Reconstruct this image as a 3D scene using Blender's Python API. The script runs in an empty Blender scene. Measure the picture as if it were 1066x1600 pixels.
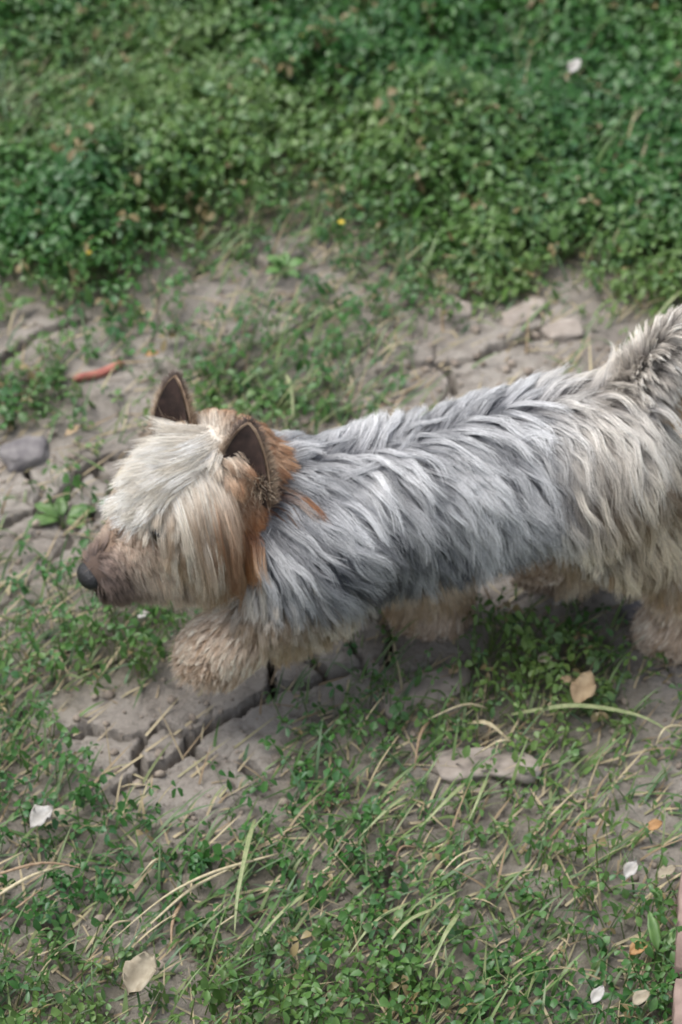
import bpy, bmesh, math, random
import numpy as np
from mathutils import Vector, Matrix

random.seed(7)
RNG = np.random.default_rng(7)
scene = bpy.context.scene
COL = scene.collection
R = math.radians

# ------------------------------------------------------------------ camera, sky, sun, exposure
PITCH = R(42.0)
CAM = np.array([0.0, -1.330, 1.348])
FPX = 3587.0                                  # focal length in pixels of the 1066 x 1600 photograph
cam_d = bpy.data.cameras.new('camera')
cam_d.sensor_fit = 'VERTICAL'
cam_d.sensor_height = 22.3
cam_d.lens = FPX / 1600 * 22.3
cam_d.clip_start = 0.05
cam_d.clip_end = 500
cam_d.dof.use_dof = True
cam_d.dof.focus_distance = 1.53
cam_d.dof.aperture_fstop = 4.5
cam = bpy.data.objects.new('camera', cam_d)
cam.location = CAM
cam.rotation_euler = (R(90) - PITCH, 0, 0)
COL.objects.link(cam)
scene.camera = cam

SUN_EL, SUN_AZ = R(66), R(70)                 # azimuth measured from +Y (away from the camera) towards -X
world = bpy.data.worlds.new('World')
scene.world = world
world.use_nodes = True
wn = world.node_tree
sky = wn.nodes.new('ShaderNodeTexSky')
sky.sky_type = 'NISHITA'
sky.sun_disc = False
sky.sun_elevation = SUN_EL
sky.sun_rotation = -SUN_AZ
sky.air_density = 1.0
sky.dust_density = 3.0
bg = wn.nodes['Background']
bg.inputs['Strength'].default_value = 0.12
hs = wn.nodes.new('ShaderNodeHueSaturation')       # thin high overcast: the blue is mostly veiled
hs.inputs['Saturation'].default_value = 0.42
wn.links.new(sky.outputs[0], hs.inputs['Color'])
wn.links.new(hs.outputs[0], bg.inputs['Color'])

sun_d = bpy.data.lights.new('sun', 'SUN')
sun_d.energy = 1.5
sun_d.angle = R(38)
sun_d.color = (1.0, 0.965, 0.91)
sun = bpy.data.objects.new('sun', sun_d)
to_sun = Vector((-math.sin(SUN_AZ) * math.cos(SUN_EL), math.cos(SUN_AZ) * math.cos(SUN_EL), math.sin(SUN_EL)))
sun.rotation_euler = to_sun.to_track_quat('Z', 'Y').to_euler()
sun.location = (0, 0, 5)
COL.objects.link(sun)

scene.view_settings.view_transform = 'Standard'
scene.view_settings.look = 'None'
scene.view_settings.gamma = 1.0
scene.view_settings.exposure = 0.95
scene.render.engine = 'CYCLES'
scene.cycles.use_denoising = True
scene.cycles.max_bounces = 10
scene.cycles.transparent_max_bounces = 8
scene.cycles_curves.shape = 'RIBBONS'

# ------------------------------------------------------------------ helpers
_fw = np.array([0, math.cos(PITCH), -math.sin(PITCH)])
_up = np.array([0, math.sin(PITCH), math.cos(PITCH)])
_rt = np.array([1.0, 0, 0])

def ray(px, py):
    return _fw + (px - 533) / FPX * _rt + (800 - py) / FPX * _up

def at_z(px, py, z=0.0):
    d = ray(px, py)
    return CAM + d * ((z - CAM[2]) / d[2])

def project(x, y, z=0.0):
    v = np.stack([x - CAM[0], y - CAM[1], z - CAM[2] + 0 * x], -1)
    dep = np.maximum(v @ _fw, 0.05)
    return 533 + FPX * (v @ _rt) / dep, 800 - FPX * (v @ _up) / dep

_lat2 = np.random.default_rng(11).random((256, 256))
def noise2(x, y, scale, seed=0):
    x = np.asarray(x, float) / scale + seed * 17.31
    y = np.asarray(y, float) / scale + seed * 9.73
    xi = np.floor(x).astype(int); yi = np.floor(y).astype(int)
    fx = x - xi; fy = y - yi
    fx = fx * fx * (3 - 2 * fx); fy = fy * fy * (3 - 2 * fy)
    a = _lat2[xi % 256, yi % 256]; b = _lat2[(xi + 1) % 256, yi % 256]
    c = _lat2[xi % 256, (yi + 1) % 256]; d = _lat2[(xi + 1) % 256, (yi + 1) % 256]
    return (a * (1 - fx) + b * fx) * (1 - fy) + (c * (1 - fx) + d * fx) * fy

def fbm(x, y, scale, octv=4, seed=0):
    s = 0; w = 1; t = 0
    for i in range(octv):
        s = s + w * noise2(x, y, scale / 2 ** i, seed + i); t += w; w *= 0.5
    return s / t * 2 - 1                      # about -1 .. 1

_lat3 = np.random.default_rng(12).random((64, 64, 64))
def noise3(p, scale, seed=0):
    q = p / scale + seed * 5.37
    i = np.floor(q).astype(int); f = q - i; f = f * f * (3 - 2 * f)
    r = 0
    for dx in (0, 1):
        for dy in (0, 1):
            for dz in (0, 1):
                w = (f[:, 0] if dx else 1 - f[:, 0]) * (f[:, 1] if dy else 1 - f[:, 1]) * (f[:, 2] if dz else 1 - f[:, 2])
                r = r + w * _lat3[(i[:, 0] + dx) % 64, (i[:, 1] + dy) % 64, (i[:, 2] + dz) % 64]
    return r * 2 - 1

def norm(v):
    return v / np.maximum(np.linalg.norm(v, axis=-1, keepdims=True), 1e-9)

def smooth(a, b, x):
    t = np.clip((x - a) / (b - a), 0, 1)
    return t * t * (3 - 2 * t)

def mesh_np(name, verts, faces, mat, parent=None, colors=None, shade=False):
    """faces: (n, k) int array or list of tuples; colors: (nverts, 3)"""
    me = bpy.data.meshes.new(name)
    verts = np.asarray(verts, np.float32)
    if isinstance(faces, np.ndarray):
        n, k = faces.shape
        me.vertices.add(len(verts)); me.vertices.foreach_set('co', verts.ravel())
        me.loops.add(n * k); me.loops.foreach_set('vertex_index', faces.astype(np.int32).ravel())
        me.polygons.add(n)
        me.polygons.foreach_set('loop_start', (np.arange(n) * k).astype(np.int32))
        me.polygons.foreach_set('loop_total', np.full(n, k, np.int32))
        me.update(calc_edges=True); me.validate()
    else:
        me.from_pydata([tuple(map(float, v)) for v in verts], [], [tuple(f) for f in faces]); me.update()
    if colors is not None:
        a = me.color_attributes.new('tint', 'FLOAT_COLOR', 'POINT')
        c = np.ones((len(verts), 4), np.float32); c[:, :3] = colors
        a.data.foreach_set('color', c.ravel())
    if shade:
        me.polygons.foreach_set('use_smooth', np.ones(len(me.polygons), bool))
    if mat: me.materials.append(mat)
    o = bpy.data.objects.new(name, me)
    COL.objects.link(o)
    if parent: o.parent = parent
    return o

def tag(o, label=None, cat=None, group=None, kind=None):
    if label: o['label'] = label
    if cat: o['category'] = cat
    if group: o['group'] = group
    if kind: o['kind'] = kind
    return o

def empty(name, loc):
    o = bpy.data.objects.new(name, None)
    o.location = loc; o.empty_display_size = 0.02
    COL.objects.link(o)
    return o

# ------------------------------------------------------------------ materials
def new_mat(name):
    m = bpy.data.materials.new(name); m.use_nodes = True
    nt = m.node_tree
    b = nt.nodes['Principled BSDF']
    return m, nt, b

def plain(name, c1, c2, rough=0.7, scale=200, bump=0.0, spec=0.4, dark=None):
    m, nt, b = new_mat(name)
    tc = nt.nodes.new('ShaderNodeTexCoord')
    n = nt.nodes.new('ShaderNodeTexNoise'); n.inputs['Scale'].default_value = scale; n.inputs['Detail'].default_value = 5
    nt.links.new(tc.outputs['Object'], n.inputs['Vector'])
    r = nt.nodes.new('ShaderNodeValToRGB')
    r.color_ramp.elements[0].position = 0.32; r.color_ramp.elements[1].position = 0.68
    r.color_ramp.elements[0].color = (*c1, 1); r.color_ramp.elements[1].color = (*c2, 1)
    nt.links.new(n.outputs['Fac'], r.inputs['Fac'])
    nt.links.new(r.outputs[0], b.inputs['Base Color'])
    b.inputs['Roughness'].default_value = rough
    b.inputs['Specular IOR Level'].default_value = spec
    if bump:
        bp = nt.nodes.new('ShaderNodeBump'); bp.inputs['Strength'].default_value = bump; bp.inputs['Distance'].default_value = 0.002
        nt.links.new(n.outputs['Fac'], bp.inputs['Height']); nt.links.new(bp.outputs[0], b.inputs['Normal'])
    return m

def tinted(name, rough=0.5, trans=0.3, spec=0.4):
    m, nt, b = new_mat(name)
    at = nt.nodes.new('ShaderNodeAttribute'); at.attribute_name = 'tint'
    tc = nt.nodes.new('ShaderNodeTexCoord')
    n = nt.nodes.new('ShaderNodeTexNoise'); n.inputs['Scale'].default_value = 400; n.inputs['Detail'].default_value = 2
    nt.links.new(tc.outputs['Object'], n.inputs['Vector'])
    mr = nt.nodes.new('ShaderNodeMapRange'); mr.inputs[3].default_value = 0.8; mr.inputs[4].default_value = 1.2
    nt.links.new(n.outputs['Fac'], mr.inputs[0])
    mx = nt.nodes.new('ShaderNodeVectorMath'); mx.operation = 'SCALE'
    nt.links.new(at.outputs['Color'], mx.inputs[0]); nt.links.new(mr.outputs[0], mx.inputs['Scale'])
    nt.links.new(mx.outputs[0], b.inputs['Base Color'])
    b.inputs['Roughness'].default_value = rough
    b.inputs['Specular IOR Level'].default_value = spec
    if trans:
        t = nt.nodes.new('ShaderNodeBsdfTranslucent'); nt.links.new(mx.outputs[0], t.inputs['Color'])
        ms = nt.nodes.new('ShaderNodeMixShader'); ms.inputs[0].default_value = trans
        nt.links.new(b.outputs[0], ms.inputs[1]); nt.links.new(t.outputs[0], ms.inputs[2])
        nt.links.new(ms.outputs[0], nt.nodes['Material Output'].inputs['Surface'])
    return m

def hair_mat(name):
    m, nt, b = new_mat(name)
    at = nt.nodes.new('ShaderNodeAttribute'); at.attribute_name = 'tint'
    nt.links.new(at.outputs['Color'], b.inputs['Base Color'])
    b.inputs['Roughness'].default_value = 0.6
    b.inputs['Specular IOR Level'].default_value = 0.15
    h = nt.nodes.new('ShaderNodeBsdfHair'); h.component = 'Reflection'
    h.inputs['Color'].default_value = (0.74, 0.79, 0.88, 1)
    h.inputs['RoughnessU'].default_value = 0.28; h.inputs['RoughnessV'].default_value = 0.9
    mc = nt.nodes.new('ShaderNodeMix'); mc.data_type = 'RGBA'; mc.inputs[0].default_value = 0.75
    mc.inputs[6].default_value = (0.74, 0.79, 0.88, 1); nt.links.new(at.outputs['Color'], mc.inputs[7])
    nt.links.new(mc.outputs[2], h.inputs['Color'])
    ms = nt.nodes.new('ShaderNodeMixShader'); ms.inputs[0].default_value = 0.20
    nt.links.new(b.outputs[0], ms.inputs[1]); nt.links.new(h.outputs[0], ms.inputs[2])
    nt.links.new(ms.outputs[0], nt.nodes['Material Output'].inputs['Surface'])
    return m

def soil_mat():
    m, nt, b = new_mat('dry_clay_soil')
    L = nt.links
    tc = nt.nodes.new('ShaderNodeTexCoord')
    def nz(scale, det=6, rough=0.6):
        n = nt.nodes.new('ShaderNodeTexNoise'); n.inputs['Scale'].default_value = scale
        n.inputs['Detail'].default_value = det; n.inputs['Roughness'].default_value = rough
        L.new(tc.outputs['Object'], n.inputs['Vector']); return n
    n1 = nz(9); n2 = nz(70, 8, 0.7); n3 = nz(420, 3)
    def mix(a, bb, fac, mode='MIX'):
        x = nt.nodes.new('ShaderNodeMix'); x.data_type = 'RGBA'; x.blend_type = mode
        if isinstance(fac, float): x.inputs[0].default_value = fac
        else: L.new(fac, x.inputs[0])
        for s, v in ((6, a), (7, bb)):
            if isinstance(v, tuple): x.inputs[s].default_value = (*v, 1)
            else: L.new(v, x.inputs[s])
        return x.outputs[2]
    def rng(src, a, bb, lo=0.0, hi=1.0):
        r = nt.nodes.new('ShaderNodeMapRange'); r.inputs[1].default_value = a; r.inputs[2].default_value = bb
        r.inputs[3].default_value = lo; r.inputs[4].default_value = hi; L.new(src, r.inputs[0]); return r.outputs[0]
    c = mix((0.275, 0.245, 0.215), (0.425, 0.388, 0.345), rng(n1.outputs['Fac'], 0.35, 0.65))
    c = mix(c, (0.165, 0.142, 0.120), rng(n2.outputs['Fac'], 0.5, 0.72))
    c = mix(c, (0.42, 0.375, 0.325), rng(n3.outputs['Fac'], 0.55, 0.75, 0, 0.7))
    n5 = nz(170, 4, 0.8)
    c = mix(c, (0.12, 0.10, 0.082), rng(n5.outputs['Fac'], 0.56, 0.70, 0, 0.5))
    at = nt.nodes.new('ShaderNodeAttribute'); at.attribute_name = 'tint'
    sp = nt.nodes.new('ShaderNodeSeparateColor'); L.new(at.outputs['Color'], sp.inputs[0])
    litter = mix((0.085, 0.075, 0.045), (0.15, 0.14, 0.085), rng(n2.outputs['Fac'], 0.4, 0.65))
    c = mix(c, litter, rng(sp.outputs[0], 0.25, 0.95, 0.0, 0.85))
    far = mix((0.05, 0.09, 0.03), (0.09, 0.13, 0.05), rng(n1.outputs['Fac'], 0.35, 0.65))
    c = mix(c, far, sp.outputs[1])
    L.new(c, b.inputs['Base Color'])
    b.inputs['Roughness'].default_value = 0.92
    b.inputs['Specular IOR Level'].default_value = 0.2
    bp = nt.nodes.new('ShaderNodeBump'); bp.inputs['Strength'].default_value = 0.9; bp.inputs['Distance'].default_value = 0.007
    n4 = nz(230, 6, 0.75)
    ad = nt.nodes.new('ShaderNodeMath'); ad.operation = 'MULTIPLY_ADD'; ad.inputs[1].default_value = 0.55
    L.new(n4.outputs['Fac'], ad.inputs[0]); L.new(n2.outputs['Fac'], ad.inputs[2])
    L.new(ad.outputs[0], bp.inputs['Height']); L.new(bp.outputs[0], b.inputs['Normal'])
    return m

M = {
    'soil': soil_mat(),
    'leafy': tinted('clover_leaf', 0.42, 0.28, 0.5),
    'blade': tinted('grass_blade', 0.45, 0.25, 0.4),
    'dry': tinted('dry_straw', 0.6, 0.12, 0.35),
    'crumb': plain('soil_crumb', (0.17, 0.14, 0.115), (0.34, 0.29, 0.24), 0.95, 120, 0.4, 0.15),
    'hair': hair_mat('dog_hair'),
    'skin': tinted('dog_skin', 0.8, 0.0, 0.2),
}

# ------------------------------------------------------------------ ground cover maps (laid out on the ground plane)
CLOVER = np.array([[int(c) for c in r.split()] for r in """
7 7 8 9 9 8 8 8 8 8
4 5 8 9 9 8 8 8 8 9
7 7 9 9 7 8 8 9 9 9
8 9 8 5 2 5 8 9 9 8
4 6 2 1 1 3 5 4 2 6
1 3 3 3 3 3 0 0 0 1
6 2 1 4 3 3 0 0 1 1
1 1 1 1 1 0 0 0 0 1
1 3 1 0 0 0 0 0 0 0
3 5 6 2 1 2 0 2 3 0
4 6 4 0 0 2 2 7 8 1
4 1 0 0 4 4 3 4 4 3
4 3 1 2 3 3 2 3 3 2
3 4 5 4 4 5 4 4 4 2
3 4 3 4 4 4 4 5 4 3
5 4 3 5 6 6 5 5 4 5""".strip().splitlines()], float) / 9
GRASS = np.array([[int(c) for c in r.split()] for r in """
7 8 7 6 6 7 7 7 8 8
8 8 6 5 6 6 6 7 7 7
7 6 6 5 6 6 6 7 7 7
5 6 6 6 5 6 7 8 8 7
1 2 2 3 3 4 4 4 3 4
2 2 3 6 6 4 2 1 2 2
3 2 2 7 7 6 1 0 1 2
1 2 2 3 4 2 0 0 0 1
3 2 1 1 1 0 0 0 0 1
5 4 3 2 1 2 1 2 2 1
5 4 2 0 1 4 2 3 4 2
4 2 0 0 4 5 5 4 5 4
5 5 2 3 5 6 6 5 5 4
4 6 6 6 6 6 6 5 5 4
4 5 5 6 6 6 5 5 5 5
6 5 5 5 5 5 5 5 5 6""".strip().splitlines()], float) / 9

BARE = [(*at_z(a, b)[:2], r) for a, b, r in ((152, 590, .028), (238, 556, .016), (44, 722, .028), (690, 990, .035), (330, 1090, .045), (210, 1170, .045))]
def cover(grid, x, y, seed):
    px, py = project(x, y, 0.0)
    px = px + 60 * fbm(x, y, 0.09, 3, seed); py = py + 50 * fbm(x, y, 0.09, 3, seed + 5)
    gx = np.clip(px / 106.6 - 0.5, 0, 8.999); gy = np.clip(py / 100 - 0.5, 0, 14.999)
    i = np.floor(gy).astype(int); j = np.floor(gx).astype(int); fy = gy - i; fx = gx - j
    v = (grid[i, j] * (1 - fx) + grid[i, j + 1] * fx) * (1 - fy) + (grid[i + 1, j] * (1 - fx) + grid[i + 1, j + 1] * fx) * fy
    # outside the mapped plot the meadow goes on with its own patches
    out = np.maximum(np.maximum(-px - 60, px - 1126) / 250, np.maximum(-py - 40, py - 1640) / 250)
    out = np.clip(out, 0, 1)
    wild = np.clip(0.55 + 0.9 * fbm(x, y, 0.5, 3, seed + 9), 0.08, 1)
    v = v * (1 - out) + wild * out
    for cx, cy, r in BARE: v = v * (1 - np.exp(-(((x - cx) ** 2 + (y - cy) ** 2) / r ** 2) ** 2))
    return v

# ------------------------------------------------------------------ ground
CRACKS = [  # pixel polylines along the drying cracks, half width (m), depth (m)
    ([(-40, 610), (0, 578), (30, 545), (60, 530), (97, 508)], .0030, .022),
    ([(-40, 860), (0, 832), (50, 795), (100, 765), (150, 735), (195, 716)], .0042, .026),
    ([(597, 582), (640, 573), (700, 576), (745, 568)], .0034, .024),
    ([(598, 497), (640, 478)], .003, .018),
    ([(240, 1128), (280, 1142), (312, 1146), (345, 1125), (400, 1100), (432, 1082)], .0036, .026),
    ([(426, 1022), (424, 1055), (418, 1090)], .0034, .024),
    ([(395, 1040), (428, 1030), (470, 1012), (520, 985)], .0026, .02),
    ([(312, 1144), (285, 1172), (230, 1215), (175, 1245)], .0042, .028),
    ([(296, 1165), (332, 1192)], .003, .02),
    ([(378, 1192), (412, 1216)], .0045, .028),
    ([(630, 1104), (690, 1070), (740, 1042)], .0026, .018),
    ([(820, 912), (900, 890), (965, 878), (1080, 850)], .0032, .022),
    ([(990, 1012), (1030, 1004), (1080, 985)], .0036, .026),
    ([(72, 1440), (86, 1484)], .004, .022),
    ([(130, 905), (160, 870), (190, 850)], .0022, .015),
    ([(540, 830), (620, 800), (700, 790)], .0025, .016),
    ([(745, 568), (800, 545), (862, 512)], .0030, .018), ([(640, 478), (700, 462), (762, 470)], .0026, .016),
    ([(700, 576), (716, 612)], .0026, .016), ([(250, 1135), (200, 1152), (140, 1140), (86, 1158)], .0030, .018),
    ([(230, 1215), (214, 1182), (226, 1150)], .0026, .016), ([(432, 1082), (500, 1060), (565, 1050)], .0028, .018),
    ([(470, 1012), (505, 1052)], .0026, .016), ([(97, 508), (145, 498)], .0026, .016), ([(50, 795), (62, 758), (40, 735)], .0028, .016),
    ([(195, 716), (255, 690)], .0026, .016), ([(556, 956), (620, 985), (705, 990)], .0028, .018), ([(620, 985), (600, 1042)], .0028, .018),
    ([(150, 735), (170, 765), (160, 800)], .0024, .014), ([(230, 460), (300, 440), (360, 400)], .0024, .014), ([(360, 400), (420, 420), (480, 400)], .0024, .014),
]
_cr = []
for pl, w, d in CRACKS:
    g = [at_z(a, b)[:2] for a, b in pl]
    for p, q in zip(g[:-1], g[1:]): _cr.append((p, q, w, d))

_vor = np.random.default_rng(5).random((64, 64, 2))
def voronoi_edge(x, y, cell):
    u = x / cell; v = y / cell
    ui = np.floor(u).astype(int); vi = np.floor(v).astype(int)
    d1 = np.full(x.shape, 9.0); d2 = np.full(x.shape, 9.0)
    for a in (-1, 0, 1):
        for b in (-1, 0, 1):
            o = _vor[(ui + a) % 64, (vi + b) % 64]
            d = np.hypot(ui + a + o[..., 0] - u, vi + b + o[..., 1] - v)
            d2 = np.where(d < d1, d1, np.minimum(d2, d)); d1 = np.minimum(d1, d)
    return (d2 - d1) * cell

def height(x, y, detail=True):
    x = np.asarray(x, float); y = np.asarray(y, float)
    near = np.exp(-((x / 3) ** 2 + ((y - .3) / 3) ** 2))
    h = 0.010 * fbm(x, y, 0.42, 2, 1) + 0.0050 * fbm(x, y, 0.085, 3, 2) * near
    far = np.hypot(x, y)
    h = h + 0.25 * smooth(8, 60, far) * fbm(x, y, 14, 2, 3)
    if detail:
        h = h + (0.0034 * fbm(x, y, 0.022, 4, 4) + 0.0016 * np.abs(fbm(x, y, 0.010, 3, 6))) * near
        wx = x + 0.008 * fbm(x, y, 0.035, 4, 31) + 0.003 * fbm(x, y, 0.008, 2, 33); wy = y + 0.008 * fbm(x, y, 0.035, 4, 37) + 0.003 * fbm(x, y, 0.008, 2, 39)
        e = voronoi_edge(wx * 0.85 + wy * 0.5, (wy * 0.85 - wx * 0.5) * 1.3, 0.095)
        act = smooth(0.42, 0.62, noise2(x, y, 0.11, 41)) * near
        h = h - 0.0100 * act * (1 - smooth(0.0006, 0.0036, e))
        dd = np.zeros_like(x); up = np.zeros_like(x)
        for p, q, w, d in _cr:
            m = (x > min(p[0], q[0]) - .03) & (x < max(p[0], q[0]) + .03) & (y > min(p[1], q[1]) - .03) & (y < max(p[1], q[1]) + .03)
            if not m.any(): continue
            ax, ay = wx[m] - p[0], wy[m] - p[1]; bx, by = q[0] - p[0], q[1] - p[1]
            t = np.clip((ax * bx + ay * by) / (bx * bx + by * by), 0, 1)
            r = np.hypot(ax - t * bx, ay - t * by)
            ww = 1.05 * w * (0.55 + 0.8 * noise2(x[m], y[m], 0.03, 51))
            sd = np.sign(ay - t * by)
            cut = 1.7 * d * (1 - smooth(ww * 0.7, ww * 1.12, r))
            dd[m] = np.maximum(dd[m], cut)
            up[m] = np.maximum(up[m], 0.0024 * np.exp(-(r / .040) ** 2) * (0.5 + 0.5 * sd) * (t > 0.001) * (t < .999))
        h = h + up - dd
    return h

def ground_at(px, py, lift=0.0):
    z = 0.0
    for _ in range(5):
        p = at_z(px, py, z + lift)
        z = float(height(np.array([p[0]]), np.array([p[1]]))[0])
    return np.array([p[0], p[1], z])

def axis(lo, hi, step, far):
    core = list(np.arange(lo, hi, step)); out = []; s = step; v = hi
    while v < far: out.append(v); s *= 1.13; v += s
    neg = []; s = step; v = lo
    while v > -far: s *= 1.13; v -= s; neg.append(v)
    return np.array(neg[::-1] + core + out + [far])

def build_ground():
    xs = axis(-0.44, 0.44, 0.0021, 90); ys = axis(-0.42, 1.10, 0.0023, 90)
    X, Y = np.meshgrid(xs, ys)
    Z = height(X.ravel(), Y.ravel()).reshape(X.shape)
    V = np.stack([X.ravel(), Y.ravel(), Z.ravel()], 1)
    nx, ny = len(xs), len(ys)
    i = np.arange(nx * ny).reshape(ny, nx)
    F = np.stack([i[:-1, :-1].ravel(), i[:-1, 1:].ravel(), i[1:, 1:].ravel(), i[1:, :-1].ravel()], 1)
    cv = np.clip(cover(CLOVER, V[:, 0], V[:, 1], 60) * 1.0 + 0.25 * cover(GRASS, V[:, 0], V[:, 1], 70), 0, 1)
    fr = smooth(2.5, 5, np.hypot(V[:, 0], V[:, 1] - .4))
    C = np.stack([cv, fr, 0 * fr], 1)
    o = mesh_np('ground', V, F, M['soil'], colors=C, shade=True)
    tag(o, kind='structure')
build_ground()

# ------------------------------------------------------------------ foliage builders
def rotz_apply(local, ang):
    c, s = np.cos(ang), np.sin(ang)
    x = local[..., 0] * c - local[..., 1] * s
    y = local[..., 0] * s + local[..., 1] * c
    return np.stack([x, y, local[..., 2]], -1)

def build_clover(name, pts, dens, size, label):
    n = len(pts)
    x, y = pts[:, 0], pts[:, 1]
    g = height(x, y, False)
    mound = 0.014 + 0.050 * dens * np.clip(-0.15 + 1.75 * noise2(x, y, 0.11, 81) + .5 * noise2(x, y, .045, 82) - .15, 0.12, 1.45)
    top = mound * (0.25 + 0.75 * RNG.random(n) ** 0.55)
    # leaflet: base, left1, left2, tip, right2, right1, mid1, mid2
    lf = np.array([[0, 0, 0], [-.28, .35, .10], [-.40, .72, .13], [0, .98, .02], [.40, .72, .13], [.28, .35, .10], [0, .40, 0], [0, .75, .0]])
    faces1 = np.array([[0, 6, 1], [1, 6, 7], [1, 7, 2], [2, 7, 3], [0, 5, 6], [5, 7, 6], [5, 4, 7], [4, 3, 7]])
    s = size * (0.5 + 0.75 * RNG.random(n)) * (0.62 + 0.55 * dens)
    s = s * np.where(project(x, y)[1] > 880, 0.78, 1.0)
    az = RNG.random(n) * 2 * math.pi
    tilt = 0.55 * RNG.normal(size=(n, 2))
    tone = noise2(x, y, 0.09, 83) * 0.7 + 0.3 * RNG.random(n)
    yel = np.clip(noise2(x, y, 0.16, 84) * 1.3 - .45 + 0.35 * (RNG.random(n) - .5), 0, 1)
    base = np.array([0.018, 0.088, 0.018])[None] * (1 - tone[:, None]) + np.array([0.070, 0.190, 0.036])[None] * tone[:, None]
    base = base * (1 - yel[:, None]) + np.array([0.155, 0.235, 0.060])[None] * yel[:, None]
    blue = np.clip(RNG.random(n) - .72, 0, 1) * 2.0
    base = base * (1 - blue[:, None]) + np.array([0.060, 0.150, 0.080])[None] * blue[:, None]
    dead = RNG.random(n) < 0.03
    base[dead] = np.array([0.24, 0.19, 0.09])
    VV = []; FF = []; CC = []
    lean = RNG.normal(size=(n, 2)) * 0.010
    cen = np.stack([x + lean[:, 0], y + lean[:, 1], g + top], 1)
    for k in range(3):
        droop = 0.25 + 0.35 * RNG.random(n)
        l = np.repeat(lf[None], n, 0) * s[:, None, None]
        l[..., 0] *= (0.45 + 0.65 * RNG.random(n))[:, None]
        l[..., 2] *= 0.6 + 0.9 * RNG.random(n)[:, None]
        l[..., 1] += 0.08 * s[:, None]
        l[..., 2] -= droop[:, None] * (l[..., 1] ** 2) / np.maximum(s[:, None], 1e-6)
        l = rotz_apply(l, (az + k * 2.094 + 0.25 * RNG.normal(size=n))[:, None])
        l[..., 2] += tilt[:, None, 0] * l[..., 0] + tilt[:, None, 1] * l[..., 1]
        VV.append((l + cen[:, None]).reshape(-1, 3))
        off = len(VV) - 1
        FF.append((faces1[None] + (np.arange(n) * 8)[:, None, None] + off * n * 8).reshape(-1, 3))
        CC.append(np.repeat(base * (0.85 + 0.3 * RNG.random((n, 1))), 8, 0))
    # stem: a thin crossed blade from the ground
    b0 = np.stack([x, y, g - 0.002], 1); w = 0.0006
    d = rotz_apply(np.repeat(np.array([[w, 0, 0]]), n, 0), az)
    st = np.stack([b0 - d, b0 + d, cen + d * .7, cen - d * .7], 1).reshape(-1, 3)
    o0 = 3 * n * 8
    q = np.arange(n)[:, None] * 4 + o0
    FF.append(np.concatenate([q + np.array([[0, 1, 2]]), q + np.array([[0, 2, 3]])], 0))
    VV.append(st); CC.append(np.repeat(base * 0.9 + np.array([[.02, .01, 0]]), 4, 0))
    o = mesh_np(name, np.concatenate(VV), np.concatenate(FF), M['leafy'], colors=np.concatenate(CC), shade=True)
    return tag(o, label, 'clover', kind='stuff')

def strips(base, direc, length, width, arch, droop, seg=4, twist=None):
    """flat tapering blades: returns verts, quads (as tris), per-vertex index of blade"""
    n = len(base)
    t = np.linspace(0, 1, seg + 1)
    side = np.stack([-direc[:, 1], direc[:, 0], 0 * direc[:, 0]], 1)
    P = []
    for tt in t:
        c = base + direc * (length * tt * np.cos(arch * (1 - tt * .3)))[:, None]
        c[:, 2] += length * (np.sin(arch) * tt - droop * tt * tt)
        w = width * (1 - tt ** 2.2) * 0.5 + 0.00012
        sd = side.copy()
        if twist is not None:
            sd = sd * np.cos(twist * tt)[:, None]; sd[:, 2] = np.sin(twist * tt)
        P.append(np.stack([c - sd * w[:, None], c + sd * w[:, None]], 1))
    V = np.stack(P, 1).reshape(n, (seg + 1) * 2, 3)
    f = []
    for k in range(seg):
        a = 2 * k; f += [[a, a + 1, a + 3], [a, a + 3, a + 2]]
    F = (np.array(f)[None] + (np.arange(n) * (seg + 1) * 2)[:, None, None]).reshape(-1, 3)
    return V.reshape(-1, 3), F, (seg + 1) * 2

def scatter(n, x0, x1, y0, y1):
    return np.stack([x0 + (x1 - x0) * RNG.random(n), y0 + (y1 - y0) * RNG.random(n)], 1)

def in_core(p):
    px, py = project(p[:, 0], p[:, 1], 0.0)
    return (px > -260) & (px < 1326) & (py > -160) & (py < 1780)

# clover and medick: dense plants in and round the photographed plot, thinner beyond
p = scatter(60000, -0.62, 0.62, -0.55, 1.35); p = p[in_core(p)]
d = np.clip(cover(CLOVER, p[:, 0], p[:, 1], 60), 0, 1)
keep = RNG.random(len(p)) < np.clip(1.25 * d ** 1.5 - 0.02, 0, 1)
build_clover('clover', p[keep], d[keep], 0.0105, 'dense low green clover carpet covering the top and patches of the soil')
p = scatter(70000, -2.4, 2.4, -1.6, 4.2); p = p[~in_core(p)]
p = p[np.hypot(p[:, 0] - CAM[0], p[:, 1] - CAM[1]) > 0.25]
d = np.clip(cover(CLOVER, p[:, 0], p[:, 1], 60), 0, 1)
keep = RNG.random(len(p)) < np.clip(0.7 * d ** 1.4, 0, 1)
build_clover('clover_meadow', p[keep], d[keep], 0.019, 'looser clover of the wider meadow around the bare patch')

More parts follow.
